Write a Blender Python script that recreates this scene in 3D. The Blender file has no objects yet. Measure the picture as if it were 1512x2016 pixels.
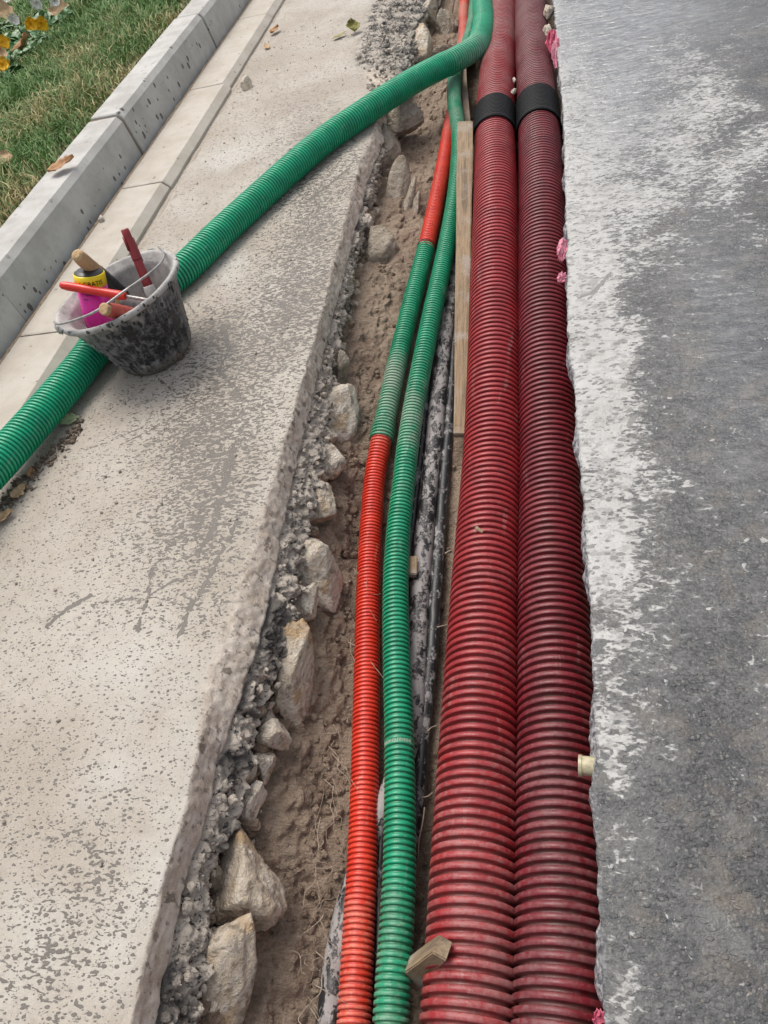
import bpy, bmesh, math, random
import numpy as np
from mathutils import Vector, Matrix, noise as mnoise

S = bpy.context.scene
COL = S.collection
random.seed(7)
rng = np.random.default_rng(11)

# ------------------------------------------------------------------ camera
# calibrated from the trench edges, the kerb joints and the bucket (photo pixels, 1512 x 2016)
FPX, CAMH = 1514.0, 0.9
def _n(v):
    v = np.array(v, float); return v / np.linalg.norm(v)
_Y = _n((294, -1808, 1514)); _X = _n((5640, -350, -1514)); _X = _n(_X - _Y * _X.dot(_Y)); _Z = np.cross(_X, _Y)
RC = np.stack([_X, _Y, _Z], 1)            # world axes seen in camera axes (x right, y down, z forward)
CP = np.array([0.0, 0.0, CAMH])
def P(u, v, z=0.0):
    """world point of height z that shows at photo pixel (u, v)"""
    d = RC.T @ np.array([u - 756.0, v - 1008.0, FPX]); t = (z - CP[2]) / d[2]
    return CP + t * d
def depth(p): return float((RC @ (np.array(p) - CP))[2])

cam_d = bpy.data.cameras.new('camera'); cam = bpy.data.objects.new('camera', cam_d); COL.objects.link(cam)
cam_d.sensor_fit = 'VERTICAL'; cam_d.sensor_height = 24.0; cam_d.lens = 24.0 * FPX / 2016.0
cam_d.clip_start = 0.02; cam_d.clip_end = 400
right, down, fwd = RC.T @ np.array([1, 0, 0]), RC.T @ np.array([0, 1, 0]), RC.T @ np.array([0, 0, 1])
m = Matrix.Identity(4)
for i in range(3):
    m[i][0] = right[i]; m[i][1] = -down[i]; m[i][2] = -fwd[i]; m[i][3] = CP[i]
cam.matrix_world = m
S.camera = cam

# ------------------------------------------------------------------ sky, sun, exposure
SUN_EL, SUN_AZ = math.radians(64), math.radians(-40)     # azimuth from +Y towards +X
W = bpy.data.worlds.new('World'); S.world = W; W.use_nodes = True
wn = W.node_tree.nodes; wl = W.node_tree.links
bg = wn['Background']; sky = wn.new('ShaderNodeTexSky')
sky.sky_type = 'NISHITA'; sky.sun_disc = False; sky.sun_elevation = SUN_EL; sky.sun_rotation = SUN_AZ
sky.air_density = 1.0; sky.dust_density = 4.0; sky.ozone_density = 1.0
hs = wn.new('ShaderNodeHueSaturation'); hs.inputs['Saturation'].default_value = 0.33   # overcast: greyer sky
wl.new(sky.outputs[0], hs.inputs['Color']); wl.new(hs.outputs[0], bg.inputs[0])
bg.inputs[1].default_value = 0.125
sun_d = bpy.data.lights.new('sun', 'SUN'); sun_d.energy = 1.4; sun_d.angle = math.radians(32); sun_d.color = (1, .93, .83)
sun = bpy.data.objects.new('sun', sun_d); COL.objects.link(sun)
sd = Vector((math.sin(SUN_AZ) * math.cos(SUN_EL), math.cos(SUN_AZ) * math.cos(SUN_EL), math.sin(SUN_EL)))
sun.rotation_euler = sd.to_track_quat('Z', 'Y').to_euler(); sun.location = (0, 0, 8)
S.view_settings.view_transform = 'Standard'; S.view_settings.look = 'None'
S.view_settings.exposure = 0.62; S.view_settings.gamma = 1.0; S.view_settings.use_curve_mapping = False

# ------------------------------------------------------------------ numpy helpers
_perm = np.random.default_rng(3).permutation(256).astype(np.int64); _perm = np.concatenate([_perm, _perm, _perm])
_grad = np.random.default_rng(4).normal(size=(256, 3)); _grad /= np.linalg.norm(_grad, axis=1)[:, None]
def perlin(p):
    p = np.asarray(p, float); i = np.floor(p).astype(np.int64); f = p - i; i &= 255
    w = f * f * f * (f * (f * 6 - 15) + 10)
    out = 0
    for dx in (0, 1):
        for dy in (0, 1):
            for dz in (0, 1):
                h = _perm[_perm[_perm[(i[..., 0] + dx) & 255] + ((i[..., 1] + dy) & 255)] + ((i[..., 2] + dz) & 255)]
                g = _grad[h]
                d = g[..., 0] * (f[..., 0] - dx) + g[..., 1] * (f[..., 1] - dy) + g[..., 2] * (f[..., 2] - dz)
                wx = w[..., 0] if dx else 1 - w[..., 0]; wy = w[..., 1] if dy else 1 - w[..., 1]; wz = w[..., 2] if dz else 1 - w[..., 2]
                out = out + d * wx * wy * wz
    return out * 1.6
def fbm(p, scale, octs=4, gain=.5, ridged=False):
    p = np.asarray(p, float) * scale; a, s, t = 1.0, 0.0, 0.0
    for _ in range(octs):
        n = perlin(p)
        if ridged: n = 1 - 2 * np.abs(n)
        s = s + a * n; t += a; a *= gain; p = p * 2.03 + 17.3
    return s / t
def sstep(a, b, x):
    t = np.clip((x - a) / (b - a), 0, 1); return t * t * (3 - 2 * t)
def mesh_np(name, verts, quads, tris=None, smooth=True):
    me = bpy.data.meshes.new(name)
    verts = np.asarray(verts, np.float32).reshape(-1, 3)
    quads = np.asarray(quads, np.int32).reshape(-1, 4) if quads is not None and len(quads) else np.zeros((0, 4), np.int32)
    tris = np.asarray(tris, np.int32).reshape(-1, 3) if tris is not None and len(tris) else np.zeros((0, 3), np.int32)
    me.vertices.add(len(verts)); me.vertices.foreach_set('co', verts.ravel())
    me.loops.add(quads.size + tris.size); me.loops.foreach_set('vertex_index', np.concatenate([quads.ravel(), tris.ravel()]))
    me.polygons.add(len(quads) + len(tris))
    st = np.concatenate([np.arange(len(quads)) * 4, quads.size + np.arange(len(tris)) * 3]).astype(np.int32)
    me.polygons.foreach_set('loop_start', st)
    me.polygons.foreach_set('use_smooth', np.full(len(st), smooth))
    me.update(calc_edges=True); me.validate()
    return me
def grid_quads(nv, nu, close_u=False):
    """rows nv, columns nu"""
    a = np.arange(nv * nu).reshape(nv, nu)
    b = np.roll(a, -1, 1) if close_u else a[:, 1:]
    a0 = a if close_u else a[:, :-1]
    return np.stack([a0[:-1], b[:-1], b[1:], a0[1:]], -1).reshape(-1, 4)
def attr(me, name, vals):
    at = me.attributes.new(name, 'FLOAT', 'POINT'); at.data.foreach_set('value', np.asarray(vals, np.float32).ravel())
def obj(name, me, mat, parent=None, label=None, cat=None, group=None, kind=None):
    o = bpy.data.objects.new(name, me); COL.objects.link(o)
    if mat is not None:
        me.materials.clear()
        for mm in (mat if isinstance(mat, (list, tuple)) else [mat]): me.materials.append(mm)
    if parent is not None: o.parent = parent
    tag(o, label, cat, group, kind)
    return o
def tag(o, label=None, cat=None, group=None, kind=None):
    for k, v in (('label', label), ('category', cat), ('group', group), ('kind', kind)):
        if v: o[k] = v
    return o
def thing(name, label, cat, loc=(0, 0, 0), group=None):
    o = bpy.data.objects.new(name, None); COL.objects.link(o); o.location = loc; o.empty_display_size = .05
    return tag(o, label, cat, group)
def bm_me(bm, smooth=True, name='mesh'):
    me = bpy.data.meshes.new(name); bm.to_mesh(me); bm.free()
    for p in me.polygons: p.use_smooth = smooth
    return me
def polar(n): return np.linspace(0, 2 * np.pi, n, endpoint=False)
def interp_rows(pts, q):
    """pts: list of world points ordered by y -> x(y), z(y) at q"""
    a = np.array(sorted(pts, key=lambda p: p[1])); return np.interp(q, a[:, 1], a[:, 0]), np.interp(q, a[:, 1], a[:, 2])
def catmull(pts, n):
    p = np.array(pts, float); p = np.vstack([2 * p[0] - p[1], p, 2 * p[-1] - p[-2]])
    seg = np.linalg.norm(np.diff(p, axis=0), axis=1) ** .5 + 1e-9; t = np.concatenate([[0], np.cumsum(seg)])
    out = []
    N = 60
    for i in range(1, len(p) - 2):
        t0, t1, t2, t3 = t[i - 1:i + 3]; u = np.linspace(t1, t2, N, endpoint=False)[:, None]
        a1 = (t1 - u) / (t1 - t0) * p[i - 1] + (u - t0) / (t1 - t0) * p[i]; a2 = (t2 - u) / (t2 - t1) * p[i] + (u - t1) / (t2 - t1) * p[i + 1]
        a3 = (t3 - u) / (t3 - t2) * p[i + 1] + (u - t2) / (t3 - t2) * p[i + 2]
        b1 = (t2 - u) / (t2 - t0) * a1 + (u - t0) / (t2 - t0) * a2; b2 = (t3 - u) / (t3 - t1) * a2 + (u - t1) / (t3 - t1) * a3
        out.append((t2 - u) / (t2 - t1) * b1 + (u - t1) / (t2 - t1) * b2)
    out.append(p[-2:-1]); out = np.vstack(out)
    s = np.concatenate([[0], np.cumsum(np.linalg.norm(np.diff(out, axis=0), axis=1))])
    if n is None: return out, s
    q = np.linspace(0, s[-1], n); return np.stack([np.interp(q, s, out[:, k]) for k in range(out.shape[1])], 1), q
def frames(c):
    t = np.gradient(c, axis=0); t /= np.linalg.norm(t, axis=1)[:, None]
    up = np.array([0, 0, 1.0]); s = np.cross(t, up); s /= np.linalg.norm(s, axis=1)[:, None]
    return t, s, np.cross(s, t)

# ------------------------------------------------------------------ materials
class M:
    def __init__(s, name):
        s.m = bpy.data.materials.new(name); s.m.use_nodes = True; s.nt = s.m.node_tree; s.b = s.nt.nodes['Principled BSDF']
        s.pos = s.n('ShaderNodeTexCoord').outputs['Object']
    def n(s, t, **k):
        o = s.nt.nodes.new(t)
        for a, v in k.items(): setattr(o, a, v)
        return o
    def put(s, sock, v):
        if isinstance(v, bpy.types.NodeSocket): s.nt.links.new(v, sock)
        elif isinstance(v, (tuple, list)) and len(v) == 3 and sock.type == 'RGBA': sock.default_value = (*v, 1)
        else: sock.default_value = v
    def map(s, rot=(0, 0, 0), scale=(1, 1, 1), loc=(0, 0, 0), src=None):
        o = s.n('ShaderNodeMapping'); s.put(o.inputs[0], src or s.pos); o.inputs['Rotation'].default_value = rot; o.inputs['Scale'].default_value = scale
        o.inputs['Location'].default_value = loc
        return o.outputs[0]
    def noise(s, scale, detail=3, rough=.55, dist=0, v=None):
        o = s.n('ShaderNodeTexNoise'); s.put(o.inputs['Vector'], v or s.pos); o.inputs['Scale'].default_value = scale
        o.inputs['Detail'].default_value = detail; o.inputs['Roughness'].default_value = rough; o.inputs['Distortion'].default_value = dist
        return o.outputs['Fac']
    def voro(s, scale, v=None, feature='F1', out='Distance', rnd=1):
        o = s.n('ShaderNodeTexVoronoi', feature=feature); s.put(o.inputs['Vector'], v or s.pos); o.inputs['Scale'].default_value = scale
        o.inputs['Randomness'].default_value = rnd
        return o.outputs[out]
    def math(s, op, a, b=0.0, c=0.0, clamp=False):
        o = s.n('ShaderNodeMath', operation=op, use_clamp=clamp); s.put(o.inputs[0], a); s.put(o.inputs[1], b); s.put(o.inputs[2], c)
        return o.outputs[0]
    def step(s, x, a, b, lo=0.0, hi=1.0):
        o = s.n('ShaderNodeMapRange', interpolation_type='SMOOTHSTEP'); s.put(o.inputs[0], x)
        for k, v in ((1, a), (2, b), (3, lo), (4, hi)): s.put(o.inputs[k], v)
        return o.outputs[0]
    def mix(s, f, a, b):
        o = s.n('ShaderNodeMix', data_type='RGBA'); s.put(o.inputs[0], f); s.put(o.inputs[6], a); s.put(o.inputs[7], b)
        return o.outputs[2]
    def attr(s, name):
        return s.n('ShaderNodeAttribute', attribute_name=name).outputs['Fac']
    def bump(s, h, dist, strength=1.0, nrm=None):
        o = s.n('ShaderNodeBump'); s.put(o.inputs['Height'], h); o.inputs['Distance'].default_value = dist; o.inputs['Strength'].default_value = strength
        if nrm: s.put(o.inputs['Normal'], nrm)
        return o.outputs[0]
    def out(s, col=None, rough=None, normal=None, spec=None, metal=None, coat=None, trans=None):
        I = s.b.inputs
        for k, v in (('Base Color', col), ('Roughness', rough), ('Normal', normal), ('Specular IOR Level', spec), ('Metallic', metal), ('Coat Weight', coat)):
            if v is not None: s.put(I[k], v)
        return s.m
def ramp3(a, f=1.0): return tuple(min(1, c * f) for c in a)

def mat_pavement():
    a = M('splashed_concrete'); wet = a.attr('wet'); riv = a.attr('rivulet'); edge = a.attr('broken')
    st = a.map(rot=(0, 0, math.radians(52)), scale=(1, 2.1, 1.4))
    n1 = a.math('MULTIPLY_ADD', a.noise(84, 2, .5, .9, st), .8, a.math('MULTIPLY', a.noise(26, 3, .5, .5, st), .2))
    thr = a.math('MULTIPLY_ADD', wet, -.205, .66)
    d = a.math('SUBTRACT', n1, thr)
    m1 = a.step(d, -.008, .035)
    vd = a.n('ShaderNodeTexVoronoi', feature='F1'); a.put(vd.inputs['Vector'], a.map(rot=(0, 0, math.radians(52)), scale=(1, 1.7, 1.5))); vd.inputs['Scale'].default_value = 112
    sx = a.n('ShaderNodeSeparateColor'); a.put(sx.inputs[0], vd.outputs['Color'])
    rad = a.math('MULTIPLY', a.math('POWER', sx.outputs[0], 1.5), a.math('MULTIPLY_ADD', wet, .25, .40))
    wob = a.math('MULTIPLY_ADD', a.noise(260, 2), .3, -.15)
    m2 = a.step(a.math('SUBTRACT', rad, a.math('ADD', vd.outputs['Distance'], wob)), 0, .06)
    v3 = a.n('ShaderNodeTexVoronoi', feature='F1'); v3.inputs['Scale'].default_value = 210; a.put(v3.inputs['Vector'], a.map(rot=(0, 0, .7), scale=(1, 1.6, 1.4)))
    s3 = a.n('ShaderNodeSeparateColor'); a.put(s3.inputs[0], v3.outputs['Color'])
    m3 = a.step(a.math('SUBTRACT', a.math('MULTIPLY', a.math('POWER', s3.outputs[1], 2.0), .45), v3.outputs['Distance']), 0, .08)
    rv = a.step(a.math('ADD', riv, a.math('MULTIPLY_ADD', a.noise(90, 4, .6, .6), 3.2, -1.6)), .60, .72)
    mk = a.math('MAXIMUM', a.math('MAXIMUM', m1, m2), a.math('MAXIMUM', a.math('MULTIPLY', m3, .8), rv))
    facing = a.attr('side')
    mk = a.math('MULTIPLY', mk, a.math('MULTIPLY_ADD', facing, -.6, 1.0))
    big = a.noise(3.1, 5, .6); fine = a.noise(420, 4, .7); mid = a.noise(34, 4, .6)
    dust = a.mix(a.step(big, .35, .68), (.345, .302, .252), (.435, .40, .35))
    dust = a.mix(a.math('MULTIPLY', a.step(mid, .5, .75), .45), dust, (.27, .225, .18))
    dust = a.mix(a.math('MULTIPLY', a.step(a.noise(1.6, 4, .6), .56, .70), .6), dust, (.50, .485, .455))
    dust = a.mix(a.math('MULTIPLY', a.step(fine, .45, .7), .30), dust, (.52, .495, .455))
    dust = a.mix(a.math('MULTIPLY', a.step(a.noise(900, 2, .7), .6, .72), .5), dust, (.22, .2, .18))
    wetc = a.mix(a.noise(18, 3), (.105, .092, .078), (.165, .148, .13))
    halo = a.math('MULTIPLY', a.step(d, -.13, .03), a.math('MULTIPLY', wet, .75, clamp=True))
    dust = a.mix(a.math('MULTIPLY', halo, .35), dust, (.265, .232, .195))
    col = a.mix(mk, dust, wetc)
    # cut face: browner, with blotches of dried slurry
    sb = a.mix(a.step(a.noise(36, 5, .65), .38, .62), (.44, .365, .295), (.57, .50, .43))
    sb = a.mix(a.math('MULTIPLY', a.step(a.noise(95, 4, .6), .56, .64), .75), sb, (.17, .135, .105))
    vf = a.n('ShaderNodeTexVoronoi', feature='F1'); vf.inputs['Scale'].default_value = 42; a.put(vf.inputs['Vector'], a.map(scale=(1, 1, .7)))
    sf = a.n('ShaderNodeSeparateColor'); a.put(sf.inputs[0], vf.outputs['Color'])
    spot = a.step(a.math('SUBTRACT', a.math('MULTIPLY', a.math('POWER', sf.outputs[0], 2.5), .5), a.math('ADD', vf.outputs['Distance'], a.math('MULTIPLY_ADD', a.noise(160, 3), .5, -.25))), 0, .1)
    sb = a.mix(a.math('MULTIPLY', spot, .8), sb, (.11, .085, .065))
    sb = a.mix(a.math('MULTIPLY', a.step(fine, .5, .66), .35), sb, (.62, .58, .53))
    col = a.mix(facing, col, sb)
    ta = a.mix(a.step(a.math('MULTIPLY_ADD', a.noise(150, 4, .7), .5, a.math('MULTIPLY', a.noise(22, 4, .6), .5)), .44, .56), (.04, .038, .036), (.42, .375, .325))
    col = a.mix(edge, col, ta)
    rg = a.math('MULTIPLY_ADD', mk, -.45, .88)
    h = a.math('MULTIPLY_ADD', mk, 1.0, a.math('MULTIPLY', a.noise(330, 5, .7), .9))
    h = a.math('ADD', h, a.math('MULTIPLY', a.noise(60, 4, .6), 1.2))
    return a.out(col, rg, a.bump(h, .0016, .8), .4)

def mat_road():
    a = M('wet_road_with_slurry'); sl = a.attr('slurry'); gl = a.attr('glossy')
    st = a.map(rot=(0, 0, math.radians(38)), scale=(1, 1.9, 1.4))
    n1 = a.noise(42, 4, .6, .8, st); n2 = a.noise(105, 2, .6, .5, st); n3 = a.noise(7, 5, .62, .4)
    nn = a.math('ADD', a.math('MULTIPLY', n1, .36), a.math('ADD', a.math('MULTIPLY', n2, .30), a.math('MULTIPLY', n3, .42))); nn = a.math('SUBTRACT', nn, .04)
    thr = a.math('MULTIPLY_ADD', sl, -.24, .675)
    mk = a.step(a.math('SUBTRACT', nn, thr), -.02, .045)
    film = a.step(a.math('SUBTRACT', nn, thr), -.17, .02)        # thin smear around the white
    big = a.noise(5, 5, .6); fine = a.noise(300, 4, .7)
    base = a.mix(a.step(big, .35, .66), (.018, .020, .024), (.052, .053, .055))
    base = a.mix(a.math('MULTIPLY', a.step(fine, .5, .68), .55), base, (.135, .133, .13))
    base = a.mix(a.math('MULTIPLY', a.step(a.noise(130, 4, .6), .58, .7), .5), base, (.045, .045, .048))
    vs = a.n('ShaderNodeTexVoronoi', feature='F1'); vs.inputs['Scale'].default_value = 230; a.put(vs.inputs['Vector'], a.pos)
    sx = a.n('ShaderNodeSeparateColor'); a.put(sx.inputs[0], vs.outputs['Color'])
    peb = a.step(a.math('SUBTRACT', a.math('MULTIPLY', a.math('POWER', sx.outputs[2], 4), .5), vs.outputs['Distance']), 0, .06)
    base = a.mix(a.math('MULTIPLY', peb, .45), base, a.mix(sx.outputs[0], (.26, .22, .17), (.20, .20, .205)))
    base = a.mix(a.math('MULTIPLY', a.step(a.noise(13, 5, .65), .48, .68), .5), base, (.17, .14, .105))
    base = a.mix(a.math('MULTIPLY', a.step(a.noise(210, 3, .7), .62, .72), .6), base, (.36, .35, .335))
    smear = a.mix(a.noise(22, 4), (.075, .077, .079), (.175, .172, .165))
    white = a.mix(a.noise(40, 4, .6), (.33, .325, .315), (.50, .495, .48))
    # drops of wet slurry lying on the white
    vd = a.n('ShaderNodeTexVoronoi', feature='F1'); a.put(vd.inputs['Vector'], a.map(rot=(0, 0, math.radians(40)), scale=(1, 1.8, 1.4))); vd.inputs['Scale'].default_value = 80
    s2 = a.n('ShaderNodeSeparateColor'); a.put(s2.inputs[0], vd.outputs['Color'])
    dr = a.step(a.math('SUBTRACT', a.math('MULTIPLY', a.math('POWER', s2.outputs[0], 1.2), .56), a.math('ADD', vd.outputs['Distance'], a.math('MULTIPLY_ADD', a.noise(260, 2), .3, -.15))), 0, .08)
    riv = a.step(a.math('ADD', a.attr('rivulet'), a.math('MULTIPLY_ADD', a.noise(75, 4, .6), 2.2, -1.1)), .58, .68)
    dr = a.math('MAXIMUM', dr, riv)
    white = a.mix(a.math('MULTIPLY', a.step(a.noise(34, 5, .65, .7, st), .50, .60), .75), white, (.235, .23, .222))
    white = a.mix(a.math('MULTIPLY', a.step(a.noise(8, 4, .6), .45, .65), .35), white, (.31, .30, .28))
    white = a.mix(dr, white, (.20, .195, .185))
    col = a.mix(a.math('MULTIPLY', a.math('MAXIMUM', film, a.step(a.noise(15, 5, .65, .5), .50, .66)), .75), base, smear)
    fl = a.math('MULTIPLY', a.step(a.noise(58, 3, .6, .9), .645, .68), a.step(a.noise(6, 3), .42, .55)); col = a.mix(a.math('MULTIPLY', fl, .9), col, white)
    col = a.mix(mk, col, white)
    rip = a.noise(30, 3, .55, .6, a.map(rot=(0, 0, math.radians(14)), scale=(.6, 2.0, 1)))
    col = a.mix(a.math('MULTIPLY', gl, .7), col, a.mix(a.step(rip, .42, .58), (.06, .065, .075), (.17, .175, .18)))
    I = a.b.inputs; a.put(I['Coat Weight'], a.math('MULTIPLY', gl, .9, clamp=True)); I['Coat Roughness'].default_value = .07; I['Coat IOR'].default_value = 1.75
    side = a.attr('side')
    sc = a.mix(a.step(a.noise(110, 4, .7), .4, .62), (.10, .105, .115), (.50, .51, .52))
    col = a.mix(side, col, sc)
    rg = a.math('MULTIPLY_ADD', mk, .12, a.math('MULTIPLY_ADD', gl, -.14, .27))
    rg = a.math('ADD', rg, a.math('MULTIPLY_ADD', a.noise(70, 4), .3, -.15))
    h = a.math('MULTIPLY_ADD', nn, 1.6, a.math('MULTIPLY', a.noise(240, 5, .65), 1.0))
    h = a.math('ADD', h, a.math('MULTIPLY', a.noise(75, 3, .6, .2, st), 1.1))
    h = a.math('ADD', h, a.math('MULTIPLY', dr, .6))
    h = a.math('ADD', h, a.math('MULTIPLY', a.math('MULTIPLY', rip, gl), 3.0))
    nb = a.bump(h, .0022, .8); a.put(I['Coat Normal'], a.bump(a.math('MULTIPLY', rip, 3.0), .0035, .8))
    return a.out(col, rg, nb, .5)

def mat_soil():
    a = M('trench_soil'); big = a.noise(7, 5, .6); mid = a.noise(45, 5, .65); fine = a.noise(210, 4, .7)
    st = a.map(scale=(1, 3.2, 1.0), rot=(0, 0, .15)); ss = a.noise(60, 4, .65, .6, st)
    c = a.mix(a.step(big, .35, .65), (.205, .143, .102), (.335, .252, .185))
    c = a.mix(a.math('MULTIPLY', a.step(mid, .42, .66), .55), c, (.39, .31, .24))
    c = a.mix(a.math('MULTIPLY', a.step(ss, .55, .68), .5), c, (.15, .11, .08))
    c = a.mix(a.math('MULTIPLY', a.step(fine, .55, .7), .35), c, (.52, .45, .37))
    h = a.math('ADD', a.math('MULTIPLY', mid, 2.4), a.math('ADD', a.math('MULTIPLY', fine, .8), a.math('MULTIPLY', ss, 1.2)))
    return a.out(c, a.math('MULTIPLY_ADD', mid, .25, .66), a.bump(h, .006, 1.0), .3)

def mat_asphalt():
    a = M('crumbled_asphalt'); n1 = a.noise(70, 5, .7); n2 = a.noise(190, 4, .7)
    c = a.mix(a.step(a.math('MULTIPLY_ADD', n1, .6, a.math('MULTIPLY', n2, .4)), .405, .475), (.026, .024, .023), (.46, .40, .335))
    c = a.mix(a.math('MULTIPLY', a.step(a.noise(320, 3, .7), .55, .66), .6), c, (.52, .49, .46))
    c = a.mix(a.math('MULTIPLY', a.step(a.noise(13, 4), .56, .64), .8), c, (.03, .029, .03))
    h = a.math('ADD', n1, a.math('MULTIPLY', n2, .7))
    return a.out(c, .7, a.bump(h, .004, .9), .4)

def mat_rock(name, tint=0):
    a = M(name); big = a.noise(14, 4, .6, .6); mid = a.noise(60, 5, .65, .4); fine = a.noise(220, 4, .7)
    lay = a.noise(30, 4, .6, .5, a.map(scale=(1, .35, 2.6), rot=(.5, .3, .4)))
    c0, c1, c2 = [((.58, .49, .39), (.74, .68, .59), (.47, .30, .13)), ((.52, .43, .33), (.68, .60, .50), (.43, .26, .10)), ((.36, .30, .235), (.47, .41, .34), (.22, .165, .115))][tint]
    c = a.mix(a.step(lay, .35, .65), c0, c1)
    c = a.mix(a.math('MULTIPLY', a.step(big, .5, .66), .65), c, c2)
    c = a.mix(a.math('MULTIPLY', a.step(mid, .52, .63), .65), c, (.20, .155, .11))
    c = a.mix(a.math('MULTIPLY', a.step(fine, .56, .72), .4), c, (.68, .66, .61))
    h = a.math('ADD', a.math('MULTIPLY', mid, 1.5), a.math('MULTIPLY_ADD', fine, .8, lay))
    return a.out(c, .78, a.bump(h, .007, 1.0), .3)

def mat_pipe(name, c0, c1, dustamt=.3, dustcol=(.42, .36, .31), rough=.38, dscale=9, spec=.5, groove=.25):
    a = M(name); ring = a.attr('ring'); dirt = a.attr('dirt')
    n = a.noise(dscale, 5, .65); f = a.noise(130, 4, .7); sp = a.noise(480, 2, .6)
    c = a.mix(a.step(a.noise(26, 4), .35, .65), c0, c1)
    # dried mud: a film, thicker on the dirty stretches, rubbed off in streaks
    k = a.math('ADD', a.math('MULTIPLY', n, .55), a.math('MULTIPLY', f, .45))
    dm = a.step(a.math('ADD', k, a.math('MULTIPLY_ADD', dirt, .34, -.15)), .42, .68)
    dm = a.math('MULTIPLY', dm, a.math('MULTIPLY_ADD', ring, .5, .5))
    c = a.mix(a.math('MULTIPLY', dm, a.math('MULTIPLY_ADD', dirt, .7, dustamt)), c, dustcol)
    sc_ = a.noise(60, 4, .7, .3, a.map(scale=(1, .12, 1))); c = a.mix(a.math('MULTIPLY', a.step(sc_, .60, .70), .35), c, ramp3(dustcol, 1.1))
    c = a.mix(a.math('MULTIPLY', a.step(sp, .64, .72), .5), c, ramp3(dustcol, 1.25))
    c = a.mix(a.math('MULTIPLY', a.step(a.noise(90, 3, .6), .66, .74), .3), c, (.09, .07, .06))
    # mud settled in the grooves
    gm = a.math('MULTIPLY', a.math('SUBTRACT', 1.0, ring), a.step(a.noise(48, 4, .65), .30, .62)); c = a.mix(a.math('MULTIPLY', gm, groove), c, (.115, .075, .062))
    r = a.math('MULTIPLY_ADD', dm, .28, a.math('MULTIPLY_ADD', f, .3, rough - .15))
    return a.out(c, r, a.bump(a.math('ADD', f, a.math('MULTIPLY', sp, .5)), .0006, .6), spec)

def mat_splash_black(name='slurry_coated_black_plastic', amount=.5, col=(.42, .40, .39), blk=(.022, .022, .024), sc=1.0):
    a = M(name); st = a.map(scale=(1, .55, 1)); n = a.noise(55 * sc, 5, .65, .4, st); f = a.noise(190 * sc, 4, .7); b = a.noise(9 * sc, 3)
    k = a.math('ADD', a.math('MULTIPLY', n, .55), a.math('ADD', a.math('MULTIPLY', f, .25), a.math('MULTIPLY', b, .2)))
    mk = a.step(k, .62 - .25 * amount, .68 - .25 * amount)
    d = a.mix(a.noise(30 * sc, 4), ramp3(col, .55), col)
    c = a.mix(mk, blk, d)
    return a.out(c, a.math('MULTIPLY_ADD', mk, .4, .4), a.bump(a.math('MULTIPLY_ADD', f, .5, mk), .0009, .8), .45)

def mat_concrete(name, c0, c1, pit=.25):
    a = M(name); n = a.noise(11, 5, .6); f = a.noise(260, 4, .7); st = a.noise(40, 4, .6)
    c = a.mix(a.step(n, .32, .68), c0, c1)
    c = a.mix(a.math('MULTIPLY', a.step(f, .5, .7), .22), c, ramp3(c1, 1.2))
    c = a.mix(a.math('MULTIPLY', a.step(st, .55, .75), .35), c, ramp3(c0, .75))
    vs = a.n('ShaderNodeTexVoronoi', feature='F1'); vs.inputs['Scale'].default_value = 48; a.put(vs.inputs['Vector'], a.map(scale=(1, 1, .75)))
    sx = a.n('ShaderNodeSeparateColor'); a.put(sx.inputs[0], vs.outputs['Color'])
    pits = a.step(a.math('SUBTRACT', a.math('MULTIPLY', a.math('POWER', sx.outputs[0], 7), pit * 1.35), a.math('ADD', vs.outputs['Distance'], a.math('MULTIPLY_ADD', f, .2, -.1))), 0, .04)
    pits = a.math('MULTIPLY', pits, a.attr('face'))
    c = a.mix(a.math('MULTIPLY', pits, .85), c, (.075, .068, .06))
    h = a.math('SUBTRACT', a.math('MULTIPLY', f, .5), a.math('MULTIPLY', pits, 3))
    return a.out(c, .85, a.bump(h, .0012, .7), .35)

def mat_simple(name, c0, c1=None, rough=.5, scale=60, metal=0, spec=.5, bump=.0005):
    a = M(name); n = a.noise(scale, 4, .6); c = a.mix(a.step(n, .3, .7), c0, c1 or ramp3(c0, .75))
    return a.out(c, a.math('MULTIPLY_ADD', n, .2, rough - .1), a.bump(a.noise(scale * 4, 3, .6), bump, .7), spec, metal)

def mat_wood(name, c0, c1, dark, axis=1, dirt=.4):
    a = M(name); sc = [1, 1, 1]; sc[axis] = .06; st = a.map(scale=tuple(sc))
    g = a.noise(210, 5, .65, .3, st); g2 = a.noise(70, 4, .6, .2, st); b = a.noise(12, 4, .6)
    c = a.mix(a.step(g, .35, .65), c0, c1)
    c = a.mix(a.math('MULTIPLY', a.step(g2, .52, .66), .6), c, dark)
    c = a.mix(a.math('MULTIPLY', a.step(b, .5, .7), dirt), c, (.33, .29, .25))
    c = a.mix(a.math('MULTIPLY', a.step(a.noise(95, 4, .6), .6, .72), .5), c, (.10, .08, .06))
    return a.out(c, .75, a.bump(a.math('ADD', g, a.noise(160, 3)), .0012, .8), .3)

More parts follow.
